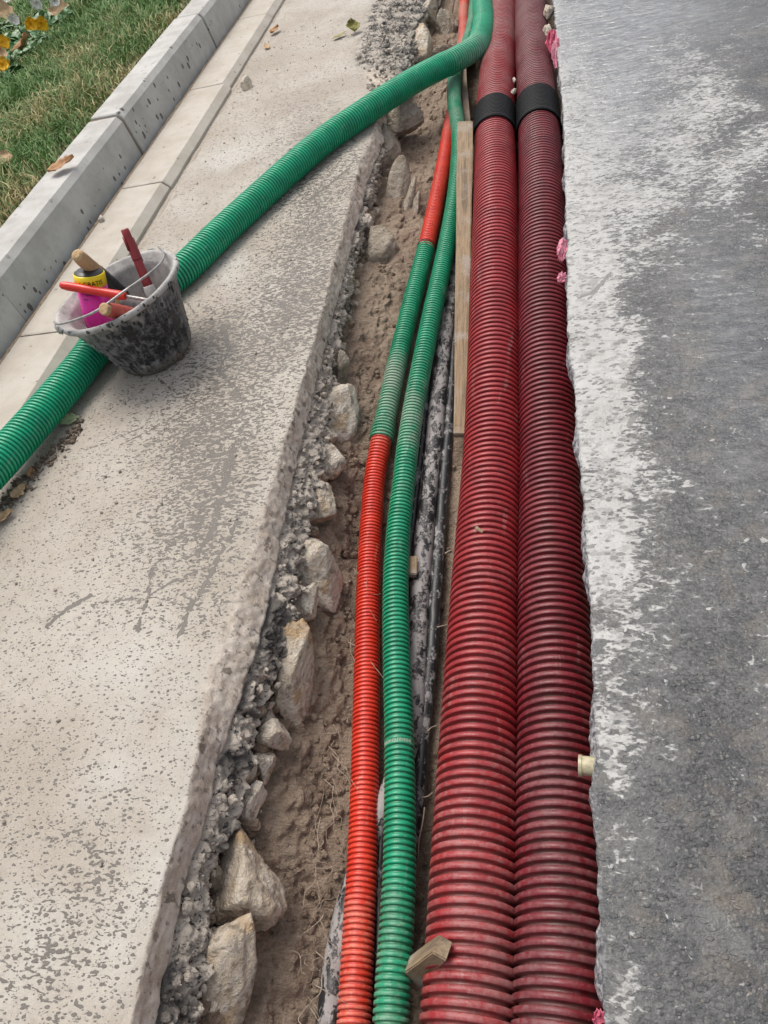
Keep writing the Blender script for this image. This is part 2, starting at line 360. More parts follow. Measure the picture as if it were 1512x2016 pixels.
MAT = dict(
    pave=mat_pavement(), road=mat_road(), soil=mat_soil(), asph=mat_asphalt(),
    rock=mat_rock('pale_limestone', 0), rock2=mat_rock('stained_limestone', 1), rock3=mat_rock('muddy_rock', 2),
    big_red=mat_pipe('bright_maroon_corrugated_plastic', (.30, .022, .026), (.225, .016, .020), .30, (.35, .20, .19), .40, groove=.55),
    big_red_shaded=mat_pipe('shaded_maroon_corrugated_plastic', (.16, .013, .020), (.115, .010, .015), .28, (.25, .14, .14), .42, groove=.55),  # same maroon plastic, with the right pipe's shade put into the colour
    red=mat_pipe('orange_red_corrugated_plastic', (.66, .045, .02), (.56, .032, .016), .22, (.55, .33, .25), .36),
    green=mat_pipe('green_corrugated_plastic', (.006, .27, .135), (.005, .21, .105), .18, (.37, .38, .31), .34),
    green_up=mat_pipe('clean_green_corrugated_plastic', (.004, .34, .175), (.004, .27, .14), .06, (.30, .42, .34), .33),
    cable=mat_splash_black('slurry_coated_black_duct', .62, (.40, .37, .36)),
    cable2=mat_splash_black('slurry_coated_thin_cable', .42, (.36, .34, .34)),
    cable3=mat_splash_black('grey_coated_duct', .9, (.30, .29, .29)),
    coupling=mat_simple('black_rubber_coupling', (.006, .006, .007), (.012, .012, .013), .6, 40, 0, .2),
    kerb=mat_concrete('kerb_concrete', (.36, .35, .325), (.47, .46, .44), .34),
    gutter=mat_concrete('gutter_concrete', (.40, .36, .305), (.47, .435, .385), .2),
    grit0=mat_simple('pale_sand', (.40, .35, .30), (.30, .26, .215), .9, 120, 0, .3, .002),
    mortar=mat_simple('sandy_mortar', (.30, .23, .16), (.20, .155, .115), .9, 120, 0, .3, .002),
    board=mat_wood('weathered_pine', (.31, .22, .135), (.21, .155, .10), (.085, .065, .05), 1, .9),
    board2=mat_wood('muddy_board', (.26, .20, .14), (.20, .15, .11), (.12, .09, .065), 1, .7),
)

# ------------------------------------------------------------------ trench outline (photo pixel -> metres)
EDGE = [(250, 2016), (310, 1760), (360, 1600), (385, 1470), (400, 1345), (430, 1250), (479, 1117), (519, 990), (571, 824), (603, 715), (632, 615), (646, 557), (661, 494), (678, 430),
        (690, 384), (704, 325), (730, 265), (744, 222), (722, 165), (706, 110), (728, 45), (742, 0)]
CUT = [(305, 2016), (323, 1932), (343, 1826), (367, 1720), (392, 1650), (408, 1600), (431, 1493), (462, 1400), (510, 1264), (542, 1117), (566, 985), (598, 850), (618, 770), (639, 686), (655, 622),
       (674, 557), (689, 490), (701, 443), (712, 407), (722, 358), (735, 329), (754, 282), (768, 205), (788, 165), (800, 130), (806, 90), (818, 50), (838, 20), (850, 0)]
ASPH = [(368, 2016), (385, 1979), (404, 1840), (402, 1724), (441, 1659), (474, 1576), (492, 1483), (503, 1400), (555, 1296), (572, 1229), (588, 1110), (600, 1038), (620, 979), (634, 879), (640, 800),
        (654, 700), (668, 640), (684, 575), (700, 505), (712, 455), (724, 410), (734, 362), (748, 330), (775, 282), (790, 200), (806, 165), (816, 130), (824, 90), (836, 50), (852, 20), (866, 0)]
FLOOR = [(640, 2010, -.235), (662, 1750, -.235), (678, 1550, -.235), (692, 1350, -.232), (698, 1150, -.225), (702, 980, -.205), (728, 860, -.185), (772, 680, -.16), (818, 500, -.145), (858, 330, -.14), (893, 150, -.14), (900, 0, -.14)]
ZC, ZA, ZF = -.045, -.098, -.235
def curve_of(px, z, ext=True):
    pts = [P(u, v, z) for u, v in px]
    a = np.array(sorted(pts, key=lambda p: p[1]))
    return np.vstack([[a[0, 0], -6, z], a, [a[-1, 0] + .02, 14, z]])
cE, cC, cA = curve_of(EDGE, 0), curve_of(CUT, ZC), curve_of(ASPH, ZA)
_f = sorted([P(*q) for q in FLOOR], key=lambda p: p[1]); cF = np.vstack([[_f[0][0], -6, ZF], _f, [_f[-1][0], 14, -.14]])
floor_z = lambda y: np.interp(y, cF[:, 1], cF[:, 2])
fx = lambda c, y: np.interp(y, c[:, 1], c[:, 0])
RIGHT = [(1190, 2016), (1184, 1860), (1168, 1560), (1172, 1480), (1170, 1380), (1163, 1180), (1150, 1010), (1141, 900), (1131, 760), (1120, 690), (1116, 600), (1117, 540), (1116, 470), (1113, 380), (1111, 290), (1108, 200), (1098, 120), (1094, 60), (1089, 0)]
cR = curve_of(RIGHT, 0)

def graded(y0, y1, y2, fine, y3, far, n_far):
    a = np.arange(y0, y1, fine); k = 0; out = list(a); y = y1; d = fine
    while y < y2: out.append(y); d *= 1.004; y += d
    out += list(np.linspace(y, far, n_far)); return np.array(out)
YS = graded(-.12, 1.2, 3.6, .0042, 0, 12, 14)
YS = np.concatenate([[-5, -2, -.6, -.3], YS])

def rivulet_mask(x, y, lines):
    out = np.zeros_like(x)
    for pts, w0, w1 in lines:
        q = np.array([P(u, v)[:2] for u, v in pts])
        n = len(q) - 1
        for i in range(n):
            a, b = q[i], q[i + 1]; d = b - a; L2 = d.dot(d) + 1e-12
            t = np.clip(((x - a[0]) * d[0] + (y - a[1]) * d[1]) / L2, 0, 1)
            dist = np.hypot(x - a[0] - t * d[0], y - a[1] - t * d[1]); w = .72 * (w0 + (w1 - w0) * (i + t) / n)
            out = np.maximum(out, np.exp(-(dist / w) ** 2))
    return out
def blobs(x, y, lst):
    out = np.zeros_like(x)
    for u, v, ru, rv, amt in lst:
        c = P(u, v)[:2]; ex = P(u + ru, v)[:2] - c; ey = P(u, v + rv)[:2] - c
        inv = np.linalg.inv(np.stack([ex, ey], 1)); dx, dy = x - c[0], y - c[1]
        a = inv[0, 0] * dx + inv[0, 1] * dy; b = inv[1, 0] * dx + inv[1, 1] * dy
        out = out + amt * np.exp(-(a * a + b * b))
    return out

# ------------------------------------------------------------------ left pavement slab
def build_pavement():
    y = YS; e, c = fx(cE, y), fx(cC, y)
    e = e + .006 * fbm(np.stack([y * 0, y, y * 0], 1), 14, 4); c = c + .008 * fbm(np.stack([y * 0 + 3, y, y * 0], 1), 22, 4)
    L = -1.22
    tx = np.concatenate([np.linspace(0, .25, 12, endpoint=False), np.linspace(.25, 1, 150)])     # far part coarse, near the trench fine
    top_x = L + (e - L)[:, None] * tx[None]
    top = np.stack([top_x, np.repeat(y[:, None], len(tx), 1), np.zeros_like(top_x)], -1)
    ts = np.linspace(0, 1, 20)[1:]
    fxs = e[:, None] + (c - e)[:, None] * ts ** .8; fz = np.repeat((ZC * ts ** 1.1)[None], len(y), 0)
    face = np.stack([fxs, np.repeat(y[:, None], len(ts), 1), fz], -1)
    under = np.stack([np.stack([c - d, y, np.full_like(y, ZC - zz)], 1) for d, zz in ((.02, .012), (.12, .014))], 1)
    V = np.concatenate([top, face, under], 1); nu = V.shape[1]; nt = len(tx)
    far = sstep(2.72, 2.85, y)[:, None]                          # the broken patch beyond the green pipe
    uu = np.arange(nu)[None]
    facing = sstep(nt - 2, nt + 2, uu + 0 * far) * np.ones_like(far)
    p = V.copy()
    rough = fbm(p, 26, 5); rough2 = fbm(p, 90, 4)
    amt = facing * (.0032 + .013 * far); amt[:, -1] = 0
    V[..., 0] += amt * (.7 * rough + .9 * rough2 + .5 * fbm(p * np.array([1, 1, .3]), 60, 4, ridged=True)); V[..., 2] += facing * (.3 * .006 + .010 * far) * rough2
    # saw marks and chips along the arris
    d_edge = np.clip((e[:, None] - V[..., 0]), 0, 1)
    chip = np.clip(fbm(np.stack([p[..., 0] * 0, p[..., 1], p[..., 0] * 0 + 9], -1), 26, 4) - .15, 0, 1)
    V[..., 2] -= (1 - facing) * np.exp(-(d_edge / .012) ** 2) * (.0015 + .010 * chip)
    V[..., 2] += (1 - facing) * (.0022 * fbm(p, 4, 3) + .0007 * fbm(p, 45, 3))
    x, yy = p[..., 0], p[..., 1]
    wet = blobs(x, yy, [(620, 420, 90, 170, .75), (560, 620, 110, 150, .75), (440, 760, 110, 120, .6), (420, 930, 130, 150, .75), (300, 860, 120, 60, .25), (330, 1060, 140, 90, .45),
                        (390, 1180, 70, 80, .35), (220, 1200, 120, 40, .3), (80, 1900, 120, 160, .5), (200, 1720, 90, 220, .4), (640, 250, 90, 80, .35), (420, 640, 60, 50, .5), (700, 330, 30, 60, .3),
                        (560, 280, 90, 120, .2), (310, 680, 60, 60, .3), (60, 1560, 130, 200, .18)])
    wet = np.clip(wet + .12 * fbm(p, 6, 3), 0, 1.1)
    riv = rivulet_mask(x, yy, [([(470, 1020), (440, 1080), (405, 1150), (375, 1195), (352, 1250)], .006, .012), ([(300, 1120), (290, 1180), (270, 1240)], .006, .008), ([(180, 1170), (130, 1200), (92, 1232)], .008, .009),
                               ([(420, 1110), (330, 1150), (290, 1175), (180, 1190)], .004, .004), ([(330, 835), (270, 845), (225, 865), (170, 885)], .003, .003), ([(345, 820), (290, 850), (250, 870)], .003, .004),
                               ([(300, 910), (260, 912), (225, 910)], .003, .003), ([(440, 640), (450, 690), (430, 730), (470, 770)], .010, .008), ([(460, 880), (440, 960), (420, 1040), (390, 1090)], .016, .010),
                               ([(600, 400), (640, 370), (690, 330)], .012, .008), ([(340, 560), (390, 625), (420, 640)], .003, .004), ([(300, 735), (340, 770), (390, 790)], .003, .003),
                                  ])
    broken = facing * far + (1 - facing) * far * np.exp(-(d_edge / .02) ** 2)
    me = mesh_np('pavement', V, grid_quads(len(y), nu))
    attr(me, 'wet', wet * np.ones_like(x)); attr(me, 'rivulet', riv); attr(me, 'side', facing * (1 - far)); attr(me, 'broken', broken)
    return obj('pavement', me, MAT['pave'], kind='structure')
build_pavement()

# ------------------------------------------------------------------ crumbled asphalt layer under the slab
def build_asphalt():
    y = YS[(YS > -.7) & (YS < 5.5)]; c, a = fx(cC, y) - .004, fx(cA, y)
    ts = np.linspace(0, 1, 34)
    z0 = ZC - .006
    prof_x = c[:, None] - .012 * np.exp(-(ts / .10) ** 2) + (a - c)[:, None] * ts ** 1.1
    prof_z = z0 + (ZA - z0) * ts + 0 * y[:, None]
    V = np.stack([prof_x, np.repeat(y[:, None], len(ts), 1), prof_z], -1)
    back = np.stack([np.stack([a - d, y, np.full_like(y, ZA - zz)], 1) for d, zz in ((.015, .012), (.05, .02), (.15, .022))], 1)
    front = np.stack([np.stack([c - d, y, np.full_like(y, z0 + .0005)], 1) for d in (.1, .03)], 1)
    V = np.concatenate([front, V, back], 1)
    n1 = fbm(V, 30, 3); n2 = fbm(V, 75, 4); n3 = 1 - np.abs(fbm(V, 48, 4)) * 3.2
    amt = np.ones(V.shape[:2]); amt[:, :2] = 0; amt[:, -2:] = 0; amt[:, 2] = .3
    V[..., 0] += amt * (.020 * n1 + .012 * n2 + .014 * n3); V[..., 2] += amt * (.006 * fbm(V + 5, 40, 4)); V[..., 1] += amt * .006 * fbm(V + 11, 50, 3)
    obj('asphalt_layer', mesh_np('asphalt_layer', V, grid_quads(*V.shape[:2])), MAT['asph'], kind='structure')
build_asphalt()

# ------------------------------------------------------------------ trench soil (left wall, bottom, right wall)
def build_soil():
    y = YS[(YS > -.7)]; a, f = fx(cA, y), fx(cF, y); r = fx(cR, y)
    a = np.minimum(a, f - .05)
    zf = floor_z(y); k = (zf - ZA) / (ZF - ZA)
    ctl = [(a - .16, ZA - .012), (a - .05, ZA - .014), (a - .035, ZA - .012 - .016 * k), (a - .03, ZA - .014 - .034 * k), (a + .22 * (f - a), ZA - .078 * k), (a + .6 * (f - a), ZA - .108 * k), (f - .012, zf + .006), (f + .04, zf - .012), (f + .12, zf - .02), (r - .12, zf - .02), (r - .01, zf), (r + .02, zf * .5 - .045), (r + .03, -.09), (r + .12, -.088)]
    nseg = [3, 5, 6, 12, 14, 10, 6, 8, 8, 6, 6, 6, 3]
    cols = []
    for i, n in enumerate(nseg):
        for t in np.linspace(0, 1, n, endpoint=False):
            x = ctl[i][0] * (1 - t) + ctl[i + 1][0] * t; z = ctl[i][1] * (1 - t) + ctl[i + 1][1] * t
            cols.append(np.stack([x, y, z + 0 * y], 1))
    cols.append(np.stack([ctl[-1][0], y, ctl[-1][1] + 0 * y], 1))
    V = np.stack(cols, 1); q = V.copy()
    st = q * np.array([1.0, .35, 1.0])
    d = .018 * fbm(q, 9, 4) + .012 * fbm(st, 30, 5, ridged=True) + .013 * fbm(q, 48, 5)
    crk = np.clip(fbm(q + 3, 15, 4, ridged=True) - .55, 0, 1)
    d = d - .02 * crk
    amt = np.ones(V.shape[1]); amt[:2] = 0; amt[-3:] = 0; amt[2:6] = .3
    up = np.full(V.shape[1], .55); 
    V[..., 0] += amt * d * .9; V[..., 2] += amt * d * up
    me = mesh_np('trench_soil', V, grid_quads(*V.shape[:2]))
    obj('trench_soil', me, MAT['soil'], kind='structure')
build_soil()

# ------------------------------------------------------------------ right road slab
def build_road():
    y = YS; r = fx(cR, y)
    r = r + .004 * fbm(np.stack([y * 0 + 2, y, y * 0], 1), 16, 4) + .0025 * fbm(np.stack([y * 0 + 7, y, y * 0], 1), 70, 3)
    prow = sstep(.0, .3, fbm(np.stack([y * 0 + 5, y, y * 0], 1), 9, 2) + .1)      # where the broken face sticks out below the arris
    under = [(.11, -.075), (.02, -.072)]
    cols = [np.stack([r + d, y, np.full_like(y, z)], 1) for d, z in under]
    for t in np.linspace(0, 1, 16):
        out = -.009 * np.sin(math.pi * min(1, t * 1.1)) * prow
        cols.append(np.stack([r + out + .004 * (1 - t), y, np.full_like(y, -.07 * (1 - t) ** 1.0)], 1))
    nf = len(cols)
    tx = np.concatenate([np.linspace(0, .55, 110)[1:], np.linspace(.55, 1.3, 60)[1:], np.array([1.6, 2.2, 3.2, 5, 9])])
    for t in tx: cols.append(np.stack([r + t, y, np.zeros_like(y)], 1))
    V = np.stack(cols, 1); p = V.copy(); nu = V.shape[1]
    face = np.zeros(nu); face[2:nf - 1] = 1; face[nf - 1] = .4
    V[..., 0] += face * (.005 * fbm(p, 40, 4) + .003 * fbm(p, 110, 3))
    dE = np.clip(p[..., 0] - r[:, None], 0, 9)
    topm = (np.arange(nu) >= nf - 1) * 1.0
    chip = np.clip(fbm(np.stack([p[..., 0] * 0, p[..., 1], p[..., 0] * 0 + 4], -1), 22, 4) - .2, 0, 1)
    V[..., 2] -= topm * np.exp(-(dE / .008) ** 2) * (.0015 + .015 * chip)
    V[..., 2] += topm * (.002 * fbm(p, 5, 3) + .0008 * fbm(p, 60, 3))
    x, yy = p[..., 0], p[..., 1]
    sl = .46 * np.exp(-(dE / .33) ** 2) + .30 * np.exp(-(dE / .07) ** 2)
    sl = sl * (1 - .66 * (1 - sstep(.34, .70, yy))) + .10 + .12 * sstep(.8, 1.8, yy)
    sl = sl + blobs(x, yy, [(1170, 560, 60, 260, .3), (1190, 1000, 55, 200, .3), (1230, 760, 70, 120, .15), (1200, 1440, 60, 60, .35), (1210, 1520, 30, 60, .3), (1330, 180, 200, 200, .30), (1460, 300, 80, 160, .25), (1250, 330, 140, 200, .2),
                            (1220, 1680, 40, 40, .3), (1280, 1640, 50, 40, .2), (1225, 1960, 45, 60, .5), (1360, 1760, 25, 20, .3), (1440, 470, 90, 90, .12), (1330, 600, 90, 60, -.22), (1400, 430, 60, 60, -.1), (1300, 820, 90, 120, -.2), (1460, 760, 120, 260, -.12), (1420, 1400, 200, 500, -.06), (1260, 900, 60, 260, .16), (1290, 1250, 70, 200, .16), (1300, 1620, 70, 120, .14)])
    sl = np.clip(sl + .10 * fbm(p, 5, 3), 0, 1.15)
    gl = np.clip(blobs(x, yy, [(1180, 40, 150, 110, 1.0), (1230, 190, 80, 140, .8), (1320, 20, 200, 60, .6), (1470, 700, 70, 300, .5), (1380, 560, 60, 200, .45)]), 0, 1.2)
    riv = rivulet_mask(x, yy, [([(1290, 650), (1260, 700), (1230, 760)], .012, .014), ([(1300, 770), (1270, 800), (1240, 830)], .008, .012), ([(1200, 540), (1170, 575), (1140, 585)], .009, .010), ([(1150, 470), (1200, 445)], .004, .005), ([(1310, 1000), (1280, 1060), (1250, 1110)], .008, .006), ([(1330, 700), (1290, 770)], .008, .005)])
    me = mesh_np('road', V, grid_quads(len(y), nu))
    attr(me, 'slurry', sl); attr(me, 'glossy', gl); attr(me, 'side', np.repeat(face[None], len(y), 0)); attr(me, 'rivulet', riv)
    return obj('road', me, MAT['road'], kind='structure')
build_road()

# ------------------------------------------------------------------ kerb and gutter
def prism_stone(profile, y0, y1, chips, seed):
    """profile (x, z) swept from y0 to y1 with a subdivided length and slightly worn arrises"""
    prof = np.array(profile, float); pts = []
    for i in range(len(prof)):
        a, b = prof[i], prof[(i + 1) % len(prof)]; n = max(1, int(np.hypot(*(b - a)) / .02))
        for t in np.linspace(0, 1, n, endpoint=False): pts.append(a + (b - a) * t)
    pts = np.array(pts); ny = 40; ys = np.linspace(y0, y1, ny)
    ys = np.concatenate([[y0], np.linspace(y0 + .004, y1 - .004, ny - 2), [y1]])
    V = np.zeros((ny, len(pts), 3)); V[..., 0] = pts[:, 0]; V[..., 2] = pts[:, 1]; V[..., 1] = ys[:, None]
    c = pts.mean(0)
    for k in (0, -1):
        V[k, :, 0] += (c[0] - V[k, :, 0]) * .02; V[k, :, 2] += (c[1] - V[k, :, 2]) * .02
    q = V + seed * 3.7
    V[..., 0] += .0012 * fbm(q, 8, 3) + .0006 * fbm(q, 70, 3); V[..., 2] += .001 * fbm(q + 9, 8, 3) + .0006 * fbm(q + 5, 70, 3)
    n = len(pts); quads = grid_quads(ny, n, True)
    vv = np.vstack([V.reshape(-1, 3), V[0].mean(0)[None], V[-1].mean(0)[None]]); i0, i1 = ny * n, ny * n + 1
    tris = [(i0, (j + 1) % n, j) for j in range(n)] + [(i1, (ny - 1) * n + j, (ny - 1) * n + (j + 1) % n) for j in range(n)]
    me = mesh_np('stone', vv, quads, tris, smooth=False); return me
kerb = thing('kerb', 'raised grey concrete kerb of long stones between lawn and gutter', 'kerb', (-1.4, 2, 0))
KP = [(-1.314, -.12), (-1.343, .134), (-1.356, .151), (-1.452, .153), (-1.456, -.12)]
for i in range(-2, 8):
    y0, y1 = 1.475 + .905 * (i - 1), 1.475 + .905 * i
    dx = (.004, -.003, .002, .006, -.002)[i % 5]
    me = prism_stone([(x + dx, z + (.002, -.003, .003)[i % 3]) for x, z in KP], y0 + .004, y1 - .004, True, i)
    fc = np.array([1.0 if abs(v.co.x + 1.33) < .025 else .25 for v in me.vertices]); attr(me, 'face', fc)
    o = obj('kerb_stone', me, MAT['kerb']); o.parent = kerb; o.matrix_parent_inverse = Matrix.Translation(kerb.location).inverted()
    def small_box(name, x0, x1, ya, yb, z0, z1, mat, par, n=8):
        bm = bmesh.new(); bmesh.ops.create_cube(bm, size=1)
        for v in bm.verts: v.co = Vector(((x0 + x1) / 2 + v.co.x * (x1 - x0), (ya + yb) / 2 + v.co.y * (yb - ya), (z0 + z1) / 2 + v.co.z * (z1 - z0)))
        bmesh.ops.subdivide_edges(bm, edges=bm.edges[:], cuts=n, use_grid_fill=True)
        for v in bm.verts:
            v.co += Vector((mnoise.noise(v.co * 60), mnoise.noise(v.co * 60 + Vector((5, 0, 0))), mnoise.noise(v.co * 60 + Vector((0, 7, 0))))) * .0035
        o = obj(name, bm_me(bm), mat)
        if par: o.parent = par; o.matrix_parent_inverse = Matrix.Translation(par.location).inverted()
        return o
    bm = bmesh.new()
    mj = prism_stone([(x - .004 if x > -1.4 else x + .004, z - .004 if z > 0 else z) for x, z in KP], y1 - .0065, y1 + .0065, False, i + 20)
    o = obj('mortar_joint', mj, MAT['mortar']); o.parent = kerb; o.matrix_parent_inverse = Matrix.Translation(kerb.location).inverted()

gutter = thing('gutter', 'flat pale concrete gutter strip along the foot of the kerb', 'gutter', (-1.22, 2, 0))
for i in range(-3, 9):
    y0, y1 = 1.40 + .725 * (i - 1), 1.40 + .725 * i
    dx = (0, -.004, .003, -.002)[i % 4]
    GP = [(-1.150 + dx - .004 * i, -.10), (-1.146 + dx - .004 * i, .010), (-1.165 + dx - .004 * i, .029), (-1.305, .031), (-1.309, -.10)]
    me = prism_stone(GP, y0 + .0025, y1 - .0025, True, i + 40); attr(me, 'face', np.full(len(me.vertices), .6))
    o = obj('gutter_stone', me, MAT['gutter']); o.parent = gutter; o.matrix_parent_inverse = Matrix.Translation(gutter.location).inverted()
# crumbly dirt in the joint between kerb and gutter
def dirt_line(name, pts, w, h, mat, seed, parent=None, gaps=.2):
    c, s = catmull(pts, 260); t, sd_, up_ = frames(c); nk = 7; V = np.zeros((len(c), nk, 3))
    for k, a in enumerate(np.linspace(0, math.pi, nk)):
        ww = w * (1 + .6 * fbm(c + seed, 20, 3)); hh = h * np.clip(.7 + 1.2 * fbm(c + seed + 4, 13, 4), gaps - .3, 2)
        V[:, k] = c + sd_ * (math.cos(a) * ww)[:, None] + np.array([0, 0, 1.0]) * (math.sin(a) * hh - .002)[:, None]
    V += .0016 * np.stack([fbm(V + 1, 150, 2), fbm(V + 2, 150, 2), fbm(V + 3, 150, 2)], -1)
    return obj(name, mesh_np(name, V, grid_quads(len(c), nk)), mat)
o = dirt_line('joint_dirt', [(-1.309, .6, .0305), (-1.311, 1.5, .0305), (-1.311, 2.4, .0305), (-1.3115, 4.2, .0305)], .007, .005, MAT['mortar'], 3)
o.parent = gutter; o.matrix_parent_inverse = Matrix.Translation(gutter.location).inverted(); o['kind'] = 'stuff'
dl = dirt_line('sand_drift', [(-1.135, .7, .0), (-1.138, 1.4, .0), (-1.142, 2.1, .0), (-1.15, 2.9, .0), (-1.165, 4.4, .0)], .010, .004, MAT['grit0'], 8)
dl['kind'] = 'stuff'; dl['label'] = 'thin drift of sandy grit along the foot of the gutter'; dl['category'] = 'grit'

# ------------------------------------------------------------------ ground beyond, lawn soil
def slab(name, x0, x1, y0, y1, z, mat):
    bm = bmesh.new(); q = [bm.verts.new(v) for v in ((x0, y0, z), (x1, y0, z), (x1, y1, z), (x0, y1, z))]; bm.faces.new(q)
    return obj(name, bm_me(bm), mat, kind='structure')
slab('ground', -120, 120, -120, 160, -.42, MAT['soil'])
lawn_mat = mat_simple('lawn_soil', (.10, .085, .05), (.16, .13, .08), .95, 45, 0, .2, .004)
gx = np.linspace(-6, -1.458, 60); gy = np.linspace(-2, 9, 120); G = np.stack(np.meshgrid(gx, gy), -1)
GZ = .128 + .012 * fbm(np.concatenate([G, np.zeros(G.shape[:2] + (1,))], -1), 1.5, 3) + .0 * G[..., 0]
obj('lawn_soil', mesh_np('lawn_soil', np.concatenate([G, GZ[..., None]], -1), grid_quads(120, 60)), lawn_mat, kind='structure')
def lawn_z(x, y):
    return .128 + .012 * fbm(np.stack([x, y, 0 * x], -1), 1.5, 3)

# ------------------------------------------------------------------ corrugated conduits
PROF = [(0, 1), (.17, 1), (.20, .5), (.225, .12), (.26, .02), (.50, 0), (.74, .02), (.775, .12), (.80, .5), (.83, 1)]
def conduit(name, pts, R, pitch, dep, nphi, mat, parent, s_from=0.0, s_to=None, flare=0, flare_at='start', seed=0, label=None, cap=True):
    """pts: (x, y, z, dirt) path; rings every pitch metres between arc lengths s_from and s_to"""
    p4 = np.array(pts, float); c, s = catmull(p4, None)
    s = np.concatenate([[0], np.cumsum(np.linalg.norm(np.diff(c[:, :3], axis=0), axis=1))])
    s_to = s[-1] if s_to is None else s_to
    n = int((s_to - s_from) / pitch)
    q = []; dr = []
    jit = .02 * pitch * np.sin(np.arange(n + 1) * 2.7 + seed) * np.sin(np.arange(n + 1) * .37)
    for i in range(n):
        for t, d in PROF: q.append(s_from + (i + t) * pitch + jit[i]); dr.append(d)
    q.append(s_from + n * pitch); dr.append(1); q = np.array(q); dr = np.array(dr)
    C4 = np.stack([np.interp(q, s, c[:, k]) for k in range(4)], 1)
    dense = np.gradient(np.stack([np.interp(np.linspace(0, s[-1], 400), s, c[:, k]) for k in range(3)], 1), axis=0)
    tt = np.stack([np.interp(q, np.linspace(0, s[-1], 400), dense[:, k]) for k in range(3)], 1); tt /= np.linalg.norm(tt, axis=1)[:, None]
    sd_ = np.cross(tt, [0, 0, 1.0]); sd_ /= np.linalg.norm(sd_, axis=1)[:, None]; up = np.cross(sd_, tt)
    rr = R - dep * dr
    rr = rr * (1 + .006 * fbm(np.stack([q * 3, q * 0 + seed, q * 0], 1), 1.0, 3))
    if flare:
        e = (q - q[0]) if flare_at == 'start' else (q[-1] - q); rr = rr * (1 + flare * (1 - sstep(.02, .06, e)))
    a = polar(nphi)
    V = C4[:, None, :3] + rr[:, None, None] * (np.cos(a)[None, :, None] * sd_[:, None] + np.sin(a)[None, :, None] * up[:, None])
    # slightly uneven: each ring leans a little
    V += (tt * (pitch * .06 * np.sin(q * 7 + seed))[:, None])[:, None] * np.cos(a)[None, :, None]
    quads = grid_quads(len(q), nphi, True)[:, ::-1]
    verts = V.reshape(-1, 3); tris = []
    if cap:
        N = len(verts); verts = np.vstack([verts, C4[0, :3][None], C4[-1, :3][None]])
        L = (len(q) - 1) * nphi
        tris = [(N, j, (j + 1) % nphi) for j in range(nphi)] + [(N + 1, L + (j + 1) % nphi, L + j) for j in range(nphi)]
    me = mesh_np(name, verts, quads, tris)
    ex = [0, 0] if cap else []
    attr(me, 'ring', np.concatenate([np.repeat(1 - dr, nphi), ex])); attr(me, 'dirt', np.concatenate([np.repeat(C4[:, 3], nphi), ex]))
    o = obj(name, me, mat)
    if parent is not None: o.parent = parent; o.matrix_parent_inverse = Matrix.Translation(parent.location).inverted()
    if label: o['label'] = label
    return o
def path(px): return [np.append(P(u, v, z), d) for u, v, z, d in px]
def arc_at(pts, u, v):
    """arc length on the path nearest to photo pixel (u, v)"""
    c, _ = catmull(np.array(pts), None); s = np.concatenate([[0], np.cumsum(np.linalg.norm(np.diff(c[:, :3], axis=0), axis=1))])
    cc = (RC @ (c[:, :3] - CP).T).T; uv = np.stack([756 + FPX * cc[:, 0] / cc[:, 2], 1008 + FPX * cc[:, 1] / cc[:, 2]], 1)
    ok = cc[:, 2] > .2
    return s[np.argmin(np.where(ok, np.hypot(uv[:, 0] - u, uv[:, 1] - v), 1e9))]
def child(o, par):
    o.parent = par; o.matrix_parent_inverse = Matrix.Translation(par.location).inverted(); return o

R_BIG = .0565
LP = path([(880, 2500, -.140, .5), (922, 2016, -.140, .5), (933, 1700, -.142, .45), (944, 1400, -.145, .3), (955, 1150, -.150, .15), (969, 900, -.150, .1), (973, 700, -.125, .05), (974, 550, -.10, .05), (976, 400, -.072, .1), (974, 250, -.060, .35), (982, 100, -.058, .55), (989, 0, -.058, .6)])
RP = path([(1090, 2500, -.137, .45), (1106, 2016, -.137, .45), (1102, 1700, -.140, .4), (1096, 1400, -.144, .3), (1088, 1150, -.148, .2), (1082, 900, -.148, .1), (1074, 700, -.122, .08), (1070, 550, -.098, .08), (1067, 400, -.070, .12), (1060, 240, -.057, .4), (1049, 100, -.055, .6), (1043, 0, -.055, .65)])
for pl in (LP, RP):
    e = pl[-1] + (pl[-1] - pl[-2]) / np.linalg.norm((pl[-1] - pl[-2])[:3]) * 3.0; e[3] = .6; e[2] = pl[-1][2]; pl.append(e)
def big_run(pl, mat, label, cu, cv0, cv1, seed):
    th = thing('conduit_run', label, 'pipe', tuple(pl[1][:3]))
    s0, s1 = arc_at(pl, cu, cv0), arc_at(pl, cu, cv1)
    n = conduit('near_pipe', pl, R_BIG, .0131, .0078, 64, mat, th, 0, s0 + .01, seed=seed)
    f = conduit('far_pipe', pl, R_BIG, .0131, .0074, 48, mat, th, s1 - .01, None, seed=seed + 3)
    k = conduit('coupling', pl, R_BIG + .0048, .0085, .0012, 64, MAT['coupling'], th, s0, s1, seed=seed + 5)
    # smooth lip at the near end of the coupling
    lp = conduit('coupling_lip', pl, R_BIG + .0062, .0070, .0016, 64, MAT['coupling'], None, s0 - .005, s0 + .010, seed=1, cap=False)
    lp.parent = k; lp.matrix_parent_inverse = Matrix.Identity(4)
    k['label'] = 'black ribbed coupling sleeve'
    return th
big_run(LP, MAT['big_red'], 'thick maroon corrugated conduit in the trench, beside the upright wooden board', 972, 268, 222, 1)
big_run(RP, MAT['big_red_shaded'], 'thick maroon corrugated conduit in the trench, coloured darker for shade, running under the edge of the right road', 1060, 258, 206, 5)

